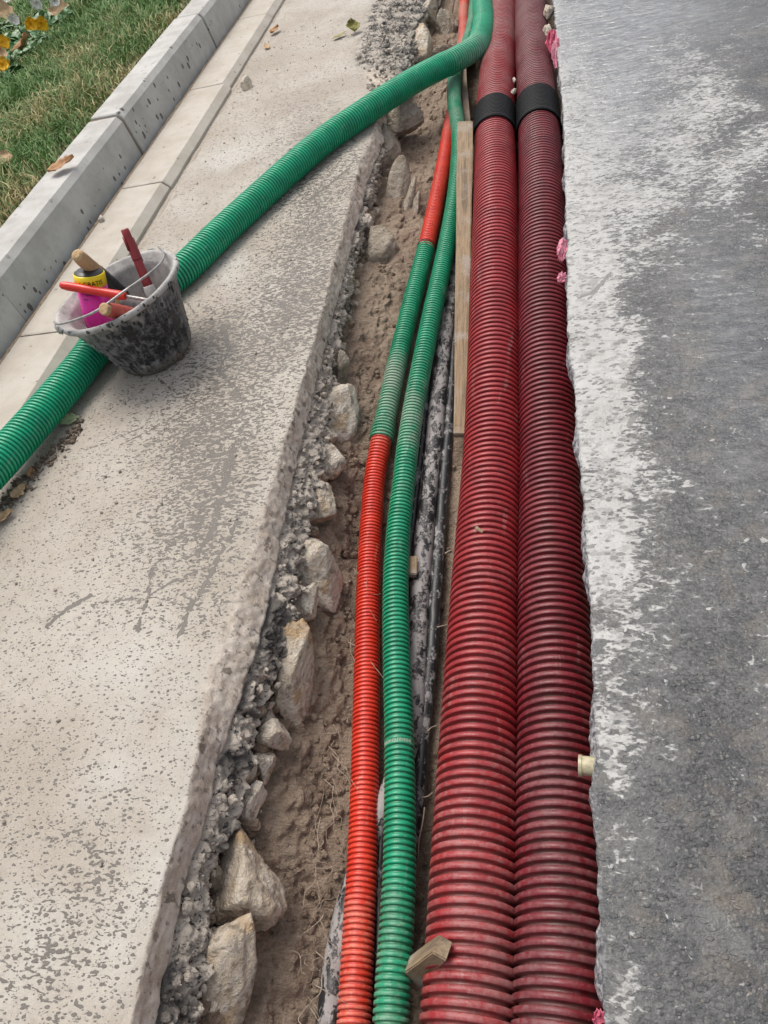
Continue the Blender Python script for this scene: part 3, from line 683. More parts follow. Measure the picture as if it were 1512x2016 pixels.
RED = path([(680, 2500, -.210, .5), (697, 2016, -.210, .55), (705, 1850, -.210, .5), (713, 1700, -.210, .2), (718, 1550, -.210, .05), (721, 1400, -.210, .1), (724, 1200, -.207, .0), (728, 1080, -.200, .1), (737, 950, -.185, .25), (752, 860, -.165, .5),
            (772, 760, -.150, .7), (790, 680, -.140, .25), (812, 590, -.128, .1), (839, 487, -.115, .1), (858, 400, -.110, .25), (874, 320, -.108, .2), (884, 260, -.108, .4), (898, 190, -.118, .5), (911, 110, -.112, .6), (914, 60, -.110, .6), (915, 0, -.110, .6)])
GRN = path([(755, 2500, -.170, .5), (770, 2016, -.170, .5), (782, 1800, -.170, .4), (787, 1650, -.170, .1), (786, 1450, -.170, .0), (781, 1300, -.170, .0), (779, 1150, -.168, .05), (784, 1050, -.165, .1), (795, 950, -.158, .3), (804, 870, -.152, .55), (815, 800, -.145, .5), (832, 710, -.135, .3),
            (850, 620, -.122, .15), (870, 530, -.112, .05), (886, 450, -.104, .0), (897, 380, -.098, .0), (903, 310, -.088, .1), (902, 250, -.076, .45), (894, 190, -.066, .5), (900, 130, -.064, .4), (922, 80, -.066, .5), (932, 40, -.070, .5), (936, 0, -.072, .5)])
for pl in (RED, GRN):
    e = pl[-1].copy(); e[1] += 3; e[0] += .03; pl.append(e)
th = thing('conduit_run', 'thin conduit of orange red lengths joined by a green length, beside the soil wall', 'pipe', tuple(RED[1][:3]))
s_a, s_b = arc_at(RED, 750, 868), arc_at(RED, 840, 486)
conduit('near_pipe', RED, .0222, .0075, .0032, 32, MAT['red'], th, 0, s_a + .02, seed=2, label='orange red length in front')
jl = conduit('joining_pipe', RED, .0228, .0083, .0034, 32, MAT['green'], th, s_a, s_b, flare=.13, seed=4, label='green length between the two red ones')
conduit('far_pipe', RED, .0218, .0075, .0024, 28, MAT['red'], th, s_b - .02, None, seed=6, label='orange red length at the far end')
th = thing('conduit_run', 'thin all green corrugated conduit lying between the orange red one and the black duct', 'pipe', tuple(GRN[1][:3]))
conduit('pipe', GRN, .0228, .0084, .0034, 32, MAT['green'], th, seed=8)
# smooth band with worn raised characters on the near stretch of the green conduit
_sb = arc_at(GRN, 785, 1470); _cg, _ = catmull(np.array(GRN), None); _sg = np.concatenate([[0], np.cumsum(np.linalg.norm(np.diff(_cg[:, :3], axis=0), axis=1))])
_pg = lambda q: np.array([np.interp(q, _sg, _cg[:, k]) for k in range(3)])
_c0 = _pg(_sb); _t0 = _pg(_sb + .01) - _c0; _t0 /= np.linalg.norm(_t0); _s0 = np.cross(_t0, [0, 0, 1]); _s0 /= np.linalg.norm(_s0); _u0 = np.cross(_s0, _t0)
_a = polar(40); _pr = [(-.0052, .0205), (-.0045, .0222), (.0045, .0222), (.0052, .0205)]
_V = np.array([[_c0 + _t0 * z_ + r_ * (math.cos(x) * _s0 + math.sin(x) * _u0) for x in _a] for z_, r_ in _pr])
_me = mesh_np('marking_band', _V.reshape(-1, 3), grid_quads(4, 40, True)[:, ::-1]); attr(_me, 'ring', np.full(160, .6)); attr(_me, 'dirt', np.full(160, .1))
band = child(obj('marking_band', _me, MAT['green']), th)
_VV, _QQ = [], []
for k, x in enumerate(np.arange(.55, 2.7, .115)):
    hgt = (.0030, .0022, .0034, .0026)[k % 4]; n0 = len(_VV)
    for rr_ in (.0221, .0230):
        for za, xa in ((-hgt, -.025), (-hgt, .025), (hgt, .025), (hgt, -.025)):
            xx = x + xa + (.02 if k % 3 == 0 and za > 0 else 0); _VV.append(_c0 + _t0 * za + rr_ * (math.cos(xx) * _s0 + math.sin(xx) * _u0))
    _QQ += [(n0 + 4, n0 + 5, n0 + 6, n0 + 7)] + [(n0 + i_, n0 + (i_ + 1) % 4, n0 + 4 + (i_ + 1) % 4, n0 + 4 + i_) for i_ in range(4)]
_me = mesh_np('raised_marks', _VV, _QQ, smooth=False); attr(_me, 'ring', np.full(len(_VV), 1.0)); attr(_me, 'dirt', np.full(len(_VV), .8))
_o = obj('raised_marks', _me, MAT['green']); _o.parent = band; _o.matrix_parent_inverse = Matrix.Identity(4)
# steel tie wire where the far red length enters the green one
def tube(name, pts, r, mat, n=10, k=None, taper=0, parent=None, closed_ends=True):
    c, s = catmull(np.array(pts, float), k or max(8, len(pts) * 8)); t, sd_, up = frames(c + 1e-9 * np.arange(len(c))[:, None])
    a = polar(n); rr = r * (1 - taper * np.linspace(0, 1, len(c)))
    V = c[:, None] + rr[:, None, None] * (np.cos(a)[None, :, None] * sd_[:, None] + np.sin(a)[None, :, None] * up[:, None])
    N = len(c) * n; verts = np.vstack([V.reshape(-1, 3), c[0][None], c[-1][None]]); L = (len(c) - 1) * n
    tris = [(N, j, (j + 1) % n) for j in range(n)] + [(N + 1, L + (j + 1) % n, L + j) for j in range(n)]
    me = mesh_np(name, verts, grid_quads(len(c), n, True)[:, ::-1], tris)
    o = obj(name, me, mat)
    if parent is not None: child(o, parent)
    return o
MAT['wire'] = mat_simple('rusty_wire', (.06, .05, .045), (.12, .09, .07), .5, 80, .6)
w0 = P(842, 486, -.088)
tw = thing('tie_wire', 'twist of dark tie wire around the joint of the red and green lengths', 'wire', tuple(w0))
cj, sj = catmull(np.array(RED), None); sj = np.concatenate([[0], np.cumsum(np.linalg.norm(np.diff(cj[:, :3], axis=0), axis=1))])
jc = np.array([np.interp(s_b - .004, sj, cj[:, k]) for k in range(3)]); jt = np.array([np.interp(s_b + .02, sj, cj[:, k]) for k in range(3)]) - jc; jt /= np.linalg.norm(jt)
js = np.cross(jt, [0, 0, 1]); js /= np.linalg.norm(js); ju = np.cross(js, jt)
tube('loop', [jc + .0238 * (math.cos(a) * js + math.sin(a) * ju) for a in np.linspace(-.6, 3.7, 16)], .0009, MAT['wire'], 6, 40, parent=tw)
for a in (-.25, .2): tube('loose_end', [jc + .0236 * ju + js * .002, jc + .031 * ju - jt * .012 + js * a * .02, jc + .026 * ju - jt * .024 + js * a * .05], .0009, MAT['wire'], 6, 12, parent=tw)

UPG = path([(-330, 1300, .095, .0), (-120, 1035, .075, .0), (20, 885, .055, .0), (150, 735, .038, .05), (236, 628, .037, .05), (360, 531, .037, .0), (430, 463, .037, .0), (500, 398, .036, .05), (570, 334, .037, .05), (640, 275, .038, .1), (700, 233, .038, .05), (760, 193, .034, .0), (815, 159, .024, .0), (862, 134, .012, .1), (900, 116, .004, .6), (930, 98, .000, .6),
            (947, 72, -.006, .3), (952, 40, -.012, .15), (950, 0, -.016, .15)])
d0 = (UPG[0] - UPG[2]); d0 /= np.linalg.norm(d0[:3]); e0 = UPG[0] + d0 * 1.6; e0[2] = .075; e0[3] = 0; UPG.insert(0, e0)
e = UPG[-1].copy(); e[1] += 2.5; e[2] = -.03; e[0] -= .03; UPG.append(e)
th = thing('raised_conduit', 'thick bright green corrugated conduit crossing the pavement and curving down into the trench', 'pipe', tuple(UPG[4][:3]))
conduit('pipe', UPG, .0368, .0092, .0056, 40, MAT['green_up'], th, seed=9)

# black ducts under the thin conduits
def duct(label, px, r, mat, n=20, flat=1.0, cat='duct'):
    pts = [P(*q) for q in px]; c, s = catmull(np.array(pts), 420); t, sd_, up = frames(c); a = polar(n)
    V = c[:, None] + r * (np.cos(a)[None, :, None] * sd_[:, None] + flat * np.sin(a)[None, :, None] * up[:, None])
    V += .0012 * fbm(V, 40, 3)[..., None] * up[:, None] + .0014 * fbm(V, 12, 2)[..., None] * sd_[:, None]
    me = mesh_np('black_duct', V, grid_quads(len(c), n, True)[:, ::-1]); return obj('black_duct', me, mat, label=label, cat=cat)
duct('slurry spattered black duct between the thin green conduit and the big maroon pipe', [(893, 500, -.150), (887, 590, -.158), (873, 690, -.170), (864, 760, -.178), (857, 850, -.190), (848, 930, -.198), (835, 1060, -.208), (825, 1190, -.214), (818, 1330, -.216), (808, 1450, -.218), (770, 1560, -.222), (735, 1640, -.226), (700, 1740, -.228), (672, 1850, -.228), (652, 1990, -.228), (630, 2200, -.228)], .0185, MAT['cable'], 22)
duct('thin grey spattered cable along the right side of the black duct', [(905, 560, -.165), (896, 650, -.175), (889, 760, -.19), (880, 880, -.20), (870, 1000, -.212), (859, 1150, -.218), (850, 1280, -.222), (838, 1400, -.224), (829, 1500, -.226), (815, 1640, -.228), (790, 1800, -.230), (770, 2016, -.230), (760, 2200, -.23)], .0110, MAT['cable2'], 14)
duct('thin dirty cable in the gap between the thin green conduit and the black duct', [(868, 640, -.160), (852, 700, -.172), (838, 800, -.186), (828, 890, -.196), (816, 1000, -.206), (803, 1120, -.214), (794, 1300, -.222), (780, 1450, -.224), (760, 1560, -.226), (748, 1700, -.228), (745, 1900, -.230), (735, 2200, -.23)], .0085, MAT['cable2'], 12)
duct('pale grey duct along the far soil wall behind the red conduit', [(838, 500, -.150), (850, 440, -.135), (862, 360, -.125), (873, 290, -.122), (884, 230, -.122), (893, 180, -.122), (905, 100, -.122), (912, 0, -.122)], .0125, MAT['cable3'], 12)

# ------------------------------------------------------------------ timber
def plank(name, a, b, width, thick, face_n, mat, label, cat='board', taper=1.0, seed=0, w_mid=None):
    """board from a to b; face_n roughly the direction its broad face looks"""
    a, b = np.array(a), np.array(b); L = np.linalg.norm(b - a); y = (b - a) / L; n = np.array(face_n, float); n = n - y * n.dot(y); n /= np.linalg.norm(n); x = np.cross(y, n)
    bm = bmesh.new(); bmesh.ops.create_cube(bm, size=1)
    for v in bm.verts: v.co = Vector((v.co.x * width, v.co.y * L, v.co.z * thick))
    bmesh.ops.subdivide_edges(bm, edges=[e for e in bm.edges if abs((e.verts[0].co - e.verts[1].co).y) > L * .5], cuts=26)
    bmesh.ops.bevel(bm, geom=[e for e in bm.edges if len(e.link_faces) == 2 and e.calc_face_angle(0) > 1], offset=.0016, segments=2, affect='EDGES')
    for v in bm.verts:
        k = v.co.y / L + .5; w = 1 + (taper - 1) * k
        v.co.x *= w
        q = Vector((v.co.x * 30, v.co.y * 9, v.co.z * 30 + seed * 5)); v.co.x += .0018 * mnoise.noise(q); v.co.z += .0015 * mnoise.noise(q + Vector((9, 3, 1)))
    o = obj(name, bm_me(bm, False), mat, label=label, cat=cat)
    M4 = Matrix.Identity(4)
    for i in range(3): M4[i][0], M4[i][1], M4[i][2], M4[i][3] = x[i], y[i], n[i], (a[i] + b[i]) / 2
    o.matrix_world = M4; return o
A, B = P(907, 858, -.165), P(915.5, 243, -.012)
plank('wooden_board', A, B, .029, .015, CP - (A + B) / 2, MAT['board'], 'long weathered wooden board standing on edge against the big maroon pipe', 'board', taper=1.5, seed=1)
A, B = P(921, 250, -.12), P(910, 120, -.07)
plank('wooden_batten', A, B, .020, .02, CP - (A + B) / 2, MAT['board2'], 'short muddy batten lying behind the top end of the long wooden board', 'batten', seed=2)
A, B = P(806, 1924, -.200), P(872, 1866, -.072)
plank('wood_wedge', A, B, .033, .022, np.array([.25, -.6, 1]), MAT['board'], 'broken wooden wedge jammed between the thin green conduit and the big maroon pipe', 'wedge', taper=.55, seed=3)
A, B = P(812, 1134, -.185), P(813, 1098, -.185)
plank('wood_block', A, B, .016, .012, CP - A, MAT['board'], 'small pale wood block beside the thin green conduit on the black duct', 'wood block', seed=4)
A, B = P(936, 1038, -.093), P(951, 1048, -.093)
plank('wood_chip', A, B, .0065, .003, CP - A, MAT['board'], 'small pale wood chip lying on the left maroon pipe', 'wood chip', seed=5, taper=.6)

# ------------------------------------------------------------------ rocks in the trench wall
def rock(px, z, w, h, d, rot, mat, label, seed, name='rock', cat='rock', planes=13, sub=5, group=None, rough=1.0, bury=0.0):
    """px: middle in the photo; w, h: size in photo pixels; d: depth in metres"""
    c = P(*px, z); k = depth(c) / FPX; r = np.random.default_rng(seed)
    bm = bmesh.new(); bmesh.ops.create_icosphere(bm, subdivisions=sub, radius=1)
    v = np.array([x.co[:] for x in bm.verts]); nn = r.normal(size=(planes, 3)); nn /= np.linalg.norm(nn, axis=1)[:, None]; hh = r.uniform(.5, 1.0, planes)
    dots = v @ nn.T; rad = np.where(dots > .05, hh / np.maximum(dots, .05), 9)
    soft = -np.log(np.exp(-45 * np.minimum(rad, 1.3)).sum(1) + np.exp(-45 * 1.25)) / 45
    v = v * soft[:, None]
    v /= np.abs(v).max(0)
    q = v + seed * 7.1
    disp = .13 * fbm(q, 1.4, 3) + .10 * fbm(q * np.array([1, 1, 2.2]), 2.6, 5, ridged=True) + .05 * fbm(q, 9, 4)
    v = v * (1 + rough * disp)[:, None]
    ca, sa = math.cos(rot), math.sin(rot)
    size = np.array([w * k / 2, h * k / 2, d / 2])
    v = v * size
    v = np.stack([v[:, 0] * ca - v[:, 1] * sa, v[:, 0] * sa + v[:, 1] * ca, v[:, 2]], 1)
    wv = v @ RC        # camera axes -> world axes
    for b, x in zip(bm.verts, wv): b.co = Vector(x)
    o = obj(name, bm_me(bm), mat, label=label, cat=cat, group=group); o.location = Vector(c + RC[2] * bury); return o
ROCKS = [
    ((466, 1768), -.135, 150, 185, .10, .35, 'rock2', 'largest cream rock low in the trench wall near the front, with a flat stained face'),
    ((432, 1925), -.140, 105, 260, .08, .12, 'rock2', 'tall ochre streaked rock at the very front of the trench wall, below the largest rock'),
    ((482, 1602), -.125, 56, 100, .05, .35, 'rock', 'small pointed cream rock just beyond the largest front rock'),
    ((520, 1512), -.130, 44, 62, .045, .3, 'rock', 'small rough cream rock tucked under a slightly larger split one'),
    ((543, 1456), -.125, 66, 66, .05, -.2, 'rock', 'split pale rock with a sharp corner sticking out over the soil'),
    ((572, 1342), -.125, 64, 200, .06, .10, 'rock2', 'long upright rock with an ochre lower half in the middle of the wall'),
    ((596, 1203), -.125, 48, 92, .05, .2, 'rock', 'small rounded rock leaning against the foot of the big banded rock'),
    ((628, 1124), -.130, 90, 150, .09, -.25, 'rock', 'big banded cream rock bulging from the middle of the trench wall'),
    ((630, 1003), -.125, 52, 88, .06, .1, 'rock2', 'yellowish lumpy rock above the big banded rock'),
    ((650, 912), -.120, 48, 84, .06, -.1, 'rock', 'pale rounded rock below the whitest rock of the wall'),
    ((664, 800), -.112, 64, 130, .07, -.15, 'rock', 'whitest rock of the wall, with deep grooves, left of the green joining length'),
    ((667, 725), -.105, 30, 60, .05, .1, 'rock3', 'small muddy rock on top of the whitest rock'),
    ((752, 500), -.125, 60, 90, .07, .3, 'rock3', 'muddy buff rock below the black asphalt lump'),
    ((640, 858), -.105, 40, 40, .05, .4, 'rock', 'small chipped cream rock hanging under the whitest rock'),
    ((788, 236), -.050, 70, 70, .09, .2, 'rock3', 'grey slab fragment jutting out just below the raised green conduit'),
    ((760, 292), -.065, 44, 90, .08, .2, 'rock3', 'grey broken slab piece hanging under the pavement corner'),
    ((826, 92), -.085, 56, 96, .10, .1, 'rock', 'buff rock in the wall just beyond the raised green conduit'),
    ((880, 60), -.125, 40, 80, .10, .1, 'rock3', 'knobbly brown rock next to the far red conduit'),
    ((874, 105), -.11, 54, 30, .08, -.2, 'rock3', 'brown flat stone under the raised green conduit beside the far red one'),
    ((846, 16), -.05, 26, 36, .08, .2, 'rock', 'white speckled stone at the far broken pavement edge'),
]
for i, (px, z, w, h, d, rot, mt, lab) in enumerate(ROCKS):
    rock(px, z, w * 1.26, h * 1.18, d * 1.1, rot, MAT[mt], lab, 100 + i, bury=.014, planes=9 + i % 7, group='rocks in the trench wall')
# layered block: three slabs of one broken kerb piece
lb = thing('layered_block', 'layered broken block of thin slabs stuck in the far soil wall', 'block', tuple(P(798, 385, -.12)))
for i, (px, w, h, rot) in enumerate([((785, 368), 46, 130, .16), ((806, 392), 22, 120, .20), ((818, 415), 16, 90, .12)]):
    o = rock(px, -.112 - .012 * i, w, h, .05, rot, MAT['rock3'], None, 150 + i, name='slab', cat=None, planes=9, sub=4, rough=.5); child(o, lb)
# asphalt lumps that hang loose
rock((716, 440), -.075, 36, 60, .05, .3, MAT['asph'], 'black tarry asphalt lump under the pavement edge, beside the muddy buff rock', 170, name='asphalt_lump', cat='asphalt lump', rough=2.2, planes=30)
rock((770, 222), -.045, 34, 50, .06, .3, MAT['asph'], 'black asphalt lump at the broken corner under the raised green conduit', 171, name='asphalt_lump', cat='asphalt lump', rough=2.2, planes=30)

# many small lumps in the crumbled layer (nobody could count them)
def crumbs(name, n, place, size, mat, label, cat, seed, sub=1, rugged=True):
    r = np.random.default_rng(seed); bm = bmesh.new(); bmesh.ops.create_icosphere(bm, subdivisions=sub, radius=1)
    base = np.array([v.co[:] for v in bm.verts]); fs = np.array([[v.index for v in f.verts] for f in bm.faces]); bm.free()
    VV, TT = [], []
    for i in range(n):
        p = place(r)
        if p is None: continue
        s = size(r); sc = s * r.uniform(.6, 1.2, 3); v = base * (1 + .35 * fbm(base + i * 3.3, 1.3, 2) + (.35 * fbm(base + i * 3.3, 3.1, 2) if rugged else 0))[:, None] * sc
        q = r.normal(size=4); q /= np.linalg.norm(q); R3 = np.array(Matrix(__import__('mathutils').Quaternion(q).to_matrix()))
        TT.append(fs + len(VV) * len(base)); VV.append(v @ R3.T + p)
    me = mesh_np(name, np.vstack(VV), None, np.vstack(TT), smooth=False)
    return obj(name, me, mat, label=label, cat=cat, kind='stuff')
def in_layer(r):
    y = r.uniform(.0, 1) ** 1.6 * 2.9 + .05; t = r.uniform(0, 1.1)
    x = fx(cC, y) * (1 - t) + fx(cA, y) * t; return np.array([x + r.normal() * .004 + .004, y, (ZC - .006) * (1 - t) + ZA * t + r.normal() * .004])
crumbs('asphalt_crumbs', 650, in_layer, lambda r: .0015 + .0065 * r.random() ** 2.5, MAT['asph'], 'crumbling black and grey asphalt lumps in the layer under the pavement', 'asphalt', 5, sub=2)
def in_soil(r):
    y = r.uniform(0, 1) ** 1.5 * 3.2 + .08; t = r.uniform(.35, 1.05)
    a, f = fx(cA, y), fx(cF, y); z = np.interp(t, [0, .25, .6, 1], [ZA - .05, ZA - .085, ZA - .112, ZF]); z = ZA + (z - ZA) * (floor_z(y) - ZA) / (ZF - ZA)
    return np.array([a + t * (f - a) + .004, y, z + .002])
crumbs('soil_clods', 1500, in_soil, lambda r: .0015 + .007 * r.random() ** 3, MAT['soil'], 'small clods of brown earth on the trench wall', 'soil', 6, sub=2)
def on_floor(r):
    y = r.uniform(.1, 2.6); x = r.uniform(fx(cF, y), -.22); return np.array([x, y, floor_z(y) - .012])
crumbs('floor_clods', 500, on_floor, lambda r: .002 + .007 * r.random() ** 3, MAT['soil'], 'loose brown clods on the trench bottom', 'soil', 16, sub=2)
def on_pave(r):
    y = r.uniform(.2, 3.4); x = r.uniform(-1.13, fx(cE, y) - .01); return np.array([x, y, .0012])
MAT['grit'] = mat_simple('pale_grit', (.42, .37, .31), (.22, .19, .16), .85, 120)
crumbs('pavement_grit', 900, on_pave, lambda r: .0008 + .003 * r.random() ** 4, MAT['grit'], 'scattered grit on the left pavement', 'grit', 7)
def on_edge(r):
    y = 2.3 + 1.7 * r.random(); c, e = fx(cC, y), fx(cE, y); t = r.random(); return np.array([e + (c - e) * t, y, -.02 * t + .002])
crumbs('asphalt_gravel', 420, on_edge, lambda r: .0015 + .008 * r.random() ** 2.5, MAT['asph'], 'loose broken asphalt at the far pavement corner', 'gravel', 9, sub=2)

def in_wall(r):
    y = r.uniform(0, 1) ** 1.4 * 2.6 + .1; t = r.uniform(0, .22); a, f = fx(cA, y), fx(cF, y); z = ZA - .01 - t * .22 * (floor_z(y) - ZA) / (ZF - ZA)
    return np.array([a - .012 + .9 * t * (f - a), y, z])
crumbs('limestone_rubble', 260, in_wall, lambda r: .003 + .013 * r.random() ** 1.8, MAT['rock2'], 'broken limestone bits packed between the larger rocks of the trench wall', 'rubble', 12, sub=2)
crumbs('muddy_rubble', 260, in_wall, lambda r: .003 + .015 * r.random() ** 1.8, MAT['soil'], 'muddy lumps packed around the rocks of the trench wall', 'rubble', 13, sub=2)
# single stones
rock((484, 162), .018, 28, 40, .035, .3, MAT['rock'], 'pale chunk of stone on the pavement beside the gutter, near the top of the photo', 201, name='stone', cat='stone')
rock((201, 432), .036, 15, 15, .014, -.4, MAT['rock'], 'small white pebble on the gutter against the kerb foot', 202, name='pebble', cat='pebble', sub=3)
rock((1012, 158), -.012, 8, 13, .013, 0, MAT['rock'], 'tiny pale stone wedged between the two maroon pipes, farther of the pair', 203, name='pebble', cat='pebble', sub=3)
rock((1012, 180), -.012, 11, 13, .014, .3, MAT['rock'], 'tiny pale stone wedged between the two maroon pipes, nearer of the pair', 204, name='pebble', cat='pebble', sub=3)
MAT['ochre'] = mat_rock('ochre_stone', 0)
rock((1080, 24), -.010, 22, 34, .045, .25, MAT['rock2'], 'ochre stone on the right maroon pipe at the far end of the road edge', 205, name='stone', cat='stone', planes=10)
rock((1078, 62), -.018, 24, 36, .05, -.1, MAT['rock'], 'crumbly pale mortar lump at the road edge, just nearer than the ochre stone', 206, name='mortar_lump', cat='mortar lump', rough=2.2, planes=24)
for i, (px, w) in enumerate([((281, 765), 7), ((288, 787), 9), ((246, 793), 6), ((236, 928), 10), ((207, 937), 9), ((127, 898), 10), ((318, 990), 9), ((68, 960), 8)]):
    rock(px, .003, w, w * .7, .006, i * .7, MAT['grit'], ['dark drop shaped pebble on the pavement nearest the bucket', 'round dark pebble on the pavement below the bucket', 'tiny dark pebble to the left below the bucket', 'wet grey pebble in the middle of the left pavement', 'second wet grey pebble beside the one in mid pavement', 'brownish pebble beside the raised green conduit, at its lower left', 'lone grey pebble on the splashed middle of the pavement', 'small brown pebble in the litter at the left edge'][i], 220 + i, name='pebble', cat='pebble', sub=2)

# ------------------------------------------------------------------ bucket and what is in it
def lathe(name, prof, n, mat, parent=None, dent=None):
    prof = np.array(prof, float); a = polar(n)
    V = np.stack([prof[:, 0, None] * np.cos(a), prof[:, 0, None] * np.sin(a), np.repeat(prof[:, 1, None], n, 1)], -1)
    if dent: V = dent(V, a)
    quads = grid_quads(len(prof), n, True); verts = V.reshape(-1, 3); N = len(verts)
    verts = np.vstack([verts, V[0].mean(0)[None], V[-1].mean(0)[None]]); L = (len(prof) - 1) * n
    tris = [(N, (j + 1) % n, j) for j in range(n)] + [(N + 1, L + j, L + (j + 1) % n) for j in range(n)]
    o = obj(name, mesh_np(name, verts, quads, tris), mat)
    if parent is not None: o.parent = parent
    return o
def frame_to(o, a, b, roll_hint=(0, 0, 1)):
    """place o so that its local z runs from a to b"""
    a, b = np.array(a, float), np.array(b, float); z = (b - a) / np.linalg.norm(b - a); x = np.cross(np.array(roll_hint, float), z); x /= np.linalg.norm(x); y = np.cross(z, x)
    M4 = Matrix.Identity(4)
    for i in range(3): M4[i][0], M4[i][1], M4[i][2], M4[i][3] = x[i], y[i], z[i], a[i]
    o.matrix_world = M4
BX, BY, BH, BR, TR = -.905, 1.300, .172, .080, .136
def mat_bucket():
    a = M('slurry_stained_black_bucket'); inner = a.attr('inner'); th = a.attr('coat')
    n = a.noise(30, 6, .72, .5); f = a.noise(170, 6, .78, .3); st = a.noise(80, 5, .7, .3, a.map(scale=(1, 1, .22)))
    k = a.math('ADD', a.math('MULTIPLY', n, .42), a.math('ADD', a.math('MULTIPLY', f, .22), a.math('MULTIPLY', st, .36)))
    k = a.math('ADD', k, a.math('MULTIPLY', th, .22))
    mk = a.step(k, .46, .57); thick = a.step(k, .53, .66)
    c = a.mix(mk, (.016, .016, .018), (.20, .20, .20)); c = a.mix(thick, c, a.mix(a.step(a.noise(24, 5, .65), .35, .65), (.30, .29, .275), (.46, .445, .425)))
    vs = a.n('ShaderNodeTexVoronoi', feature='F1'); vs.inputs['Scale'].default_value = 120; a.put(vs.inputs['Vector'], a.map(scale=(1, 1, .55)))
    sx = a.n('ShaderNodeSeparateColor'); a.put(sx.inputs[0], vs.outputs['Color'])
    dk = a.step(a.math('SUBTRACT', a.math('MULTIPLY', a.math('POWER', sx.outputs[0], 3), .75), a.math('ADD', vs.outputs['Distance'], a.math('MULTIPLY_ADD', f, .4, -.2))), 0, .06)
    c = a.mix(a.math('MULTIPLY', dk, a.math('MULTIPLY_ADD', inner, -.75, .9)), c, (.016, .016, .018))
    mud = a.attr('mud'); c = a.mix(a.math('MULTIPLY', mud, a.step(f, .35, .55)), c, (.19, .155, .125))
    return a.out(c, a.math('MULTIPLY_ADD', mk, .45, .24), a.bump(a.math('MULTIPLY_ADD', mk, .8, a.math('MULTIPLY_ADD', thick, .8, f)), .0018, .9), .45)
MAT['bucket'] = mat_bucket()
bucket = thing('bucket', 'black bucket crusted with pale mortar, full of tools, standing beside the raised green conduit', 'bucket', (BX, BY, 0))
bucket.rotation_euler = (math.radians(-.5), math.radians(-6.5), 0)
prof = [(0, .003), (BR - .004, .001), (BR, .005)]
for t in np.linspace(.04, .93, 46):
    r = BR + (TR - .006 - BR) * t
    for zc in (.22, .62): r += .0028 * math.exp(-((t - zc) / .012) ** 2)
    prof.append((r, .005 + (BH - .005) * t))
prof += [(TR - .004, BH - .012), (TR + .004, BH - .012), (TR + .0065, BH - .006), (TR + .005, BH - .001), (TR, BH), (TR - .005, BH - .002), (TR - .0075, BH - .008)]
for t in np.linspace(.92, .05, 24): prof.append((BR - .004 + (TR - .010 - BR) * t, .006 + (BH - .006) * t))
prof += [(BR - .006, .010), (0, .010)]
def dent(V, a):
    out = V.copy(); wall = (np.arange(len(V)) > 2) & (np.arange(len(V)) < 49)
    for k in range(14):
        d = np.abs((a - k * 2 * math.pi / 14 + math.pi) % (2 * math.pi) - math.pi)
        out[wall, :, 0] += (.0019 * np.exp(-(d / .018) ** 2) * np.cos(a))[None]; out[wall, :, 1] += (.0019 * np.exp(-(d / .018) ** 2) * np.sin(a))[None]
    out[..., 0] *= 1 + .018 * np.sin(2 * a + .6)[None]; out[..., 1] *= 1 - .012 * np.sin(2 * a)[None]
    q = out * 1.0; out += .0009 * np.stack([fbm(q, 30, 3), fbm(q + 4, 30, 3), fbm(q + 8, 30, 3)], -1); return out
shell = lathe('shell', prof, 168, MAT['bucket'], bucket, dent)
co = np.array([v.co[:] for v in shell.data.vertices]); npf = len(prof)
idx = np.concatenate([np.repeat(np.arange(npf), 168), [0, npf - 1]])
attr(shell.data, 'inner', (idx > 52) * 1.0)
rimk = ((idx >= 49) & (idx <= 56)) * 1.0
attr(shell.data, 'coat', np.where(idx > 52, 1.0, .22) + rimk * .8 + .35 * sstep(.12, .15, co[:, 2]) * (idx < 50) - .25 * sstep(-.2, .9, (co[:, 0] * .75 - co[:, 1] * .65) / .13) * (idx < 49) + .15 * sstep(.0, .9, -(co[:, 0] * .75 + co[:, 1] * .3) / .13) * (idx < 49))
attr(shell.data, 'mud', sstep(.035, .0, co[:, 2]) * (idx < 49))
bw = Matrix.Translation((BX, BY, 0)) @ bucket.rotation_euler.to_matrix().to_4x4(); bwi = bw.inverted()
def bl(u, v, z): return np.array(bwi @ Vector(P(u, v, z)))
# bail handle and ears
MAT['steel'] = mat_simple('dirty_steel_wire', (.42, .41, .39), (.24, .23, .22), .42, 90, .55)
MAT['crust'] = mat_simple('mortar_crust', (.40, .39, .375), (.50, .49, .47), .85, 110, 0, .3, .001)
hp = [bl(107, 634, .168), bl(116, 638, .178), bl(150, 629, .190), bl(190, 612, .202), bl(245, 573, .214), bl(298, 535, .207), bl(320, 512, .195), bl(322, 497, .183), bl(312, 486, .174)]
hd = tube('handle', hp, .0024, MAT['steel'], 10, 90); hd.parent = bucket
for k, (u, v) in enumerate([(103, 634), (316, 484)]):
    c = bl(u, v, .163); cx = Vector((c[0], c[1], 0)).normalized()
    bm = bmesh.new(); bmesh.ops.create_cube(bm, size=1)
    for q in bm.verts: q.co = Vector((q.co.x * .010, q.co.y * .026, q.co.z * .026))
    bmesh.ops.bevel(bm, geom=bm.edges[:], offset=.004, segments=3, affect='EDGES')
    o = obj('ear', bm_me(bm), MAT['crust']); o.parent = bucket; o.rotation_euler = (0, 0, math.atan2(cx.y, cx.x)); o.location = Vector((cx.x, cx.y, 0)) * (TR + .006) + Vector((0, 0, BH - .012))

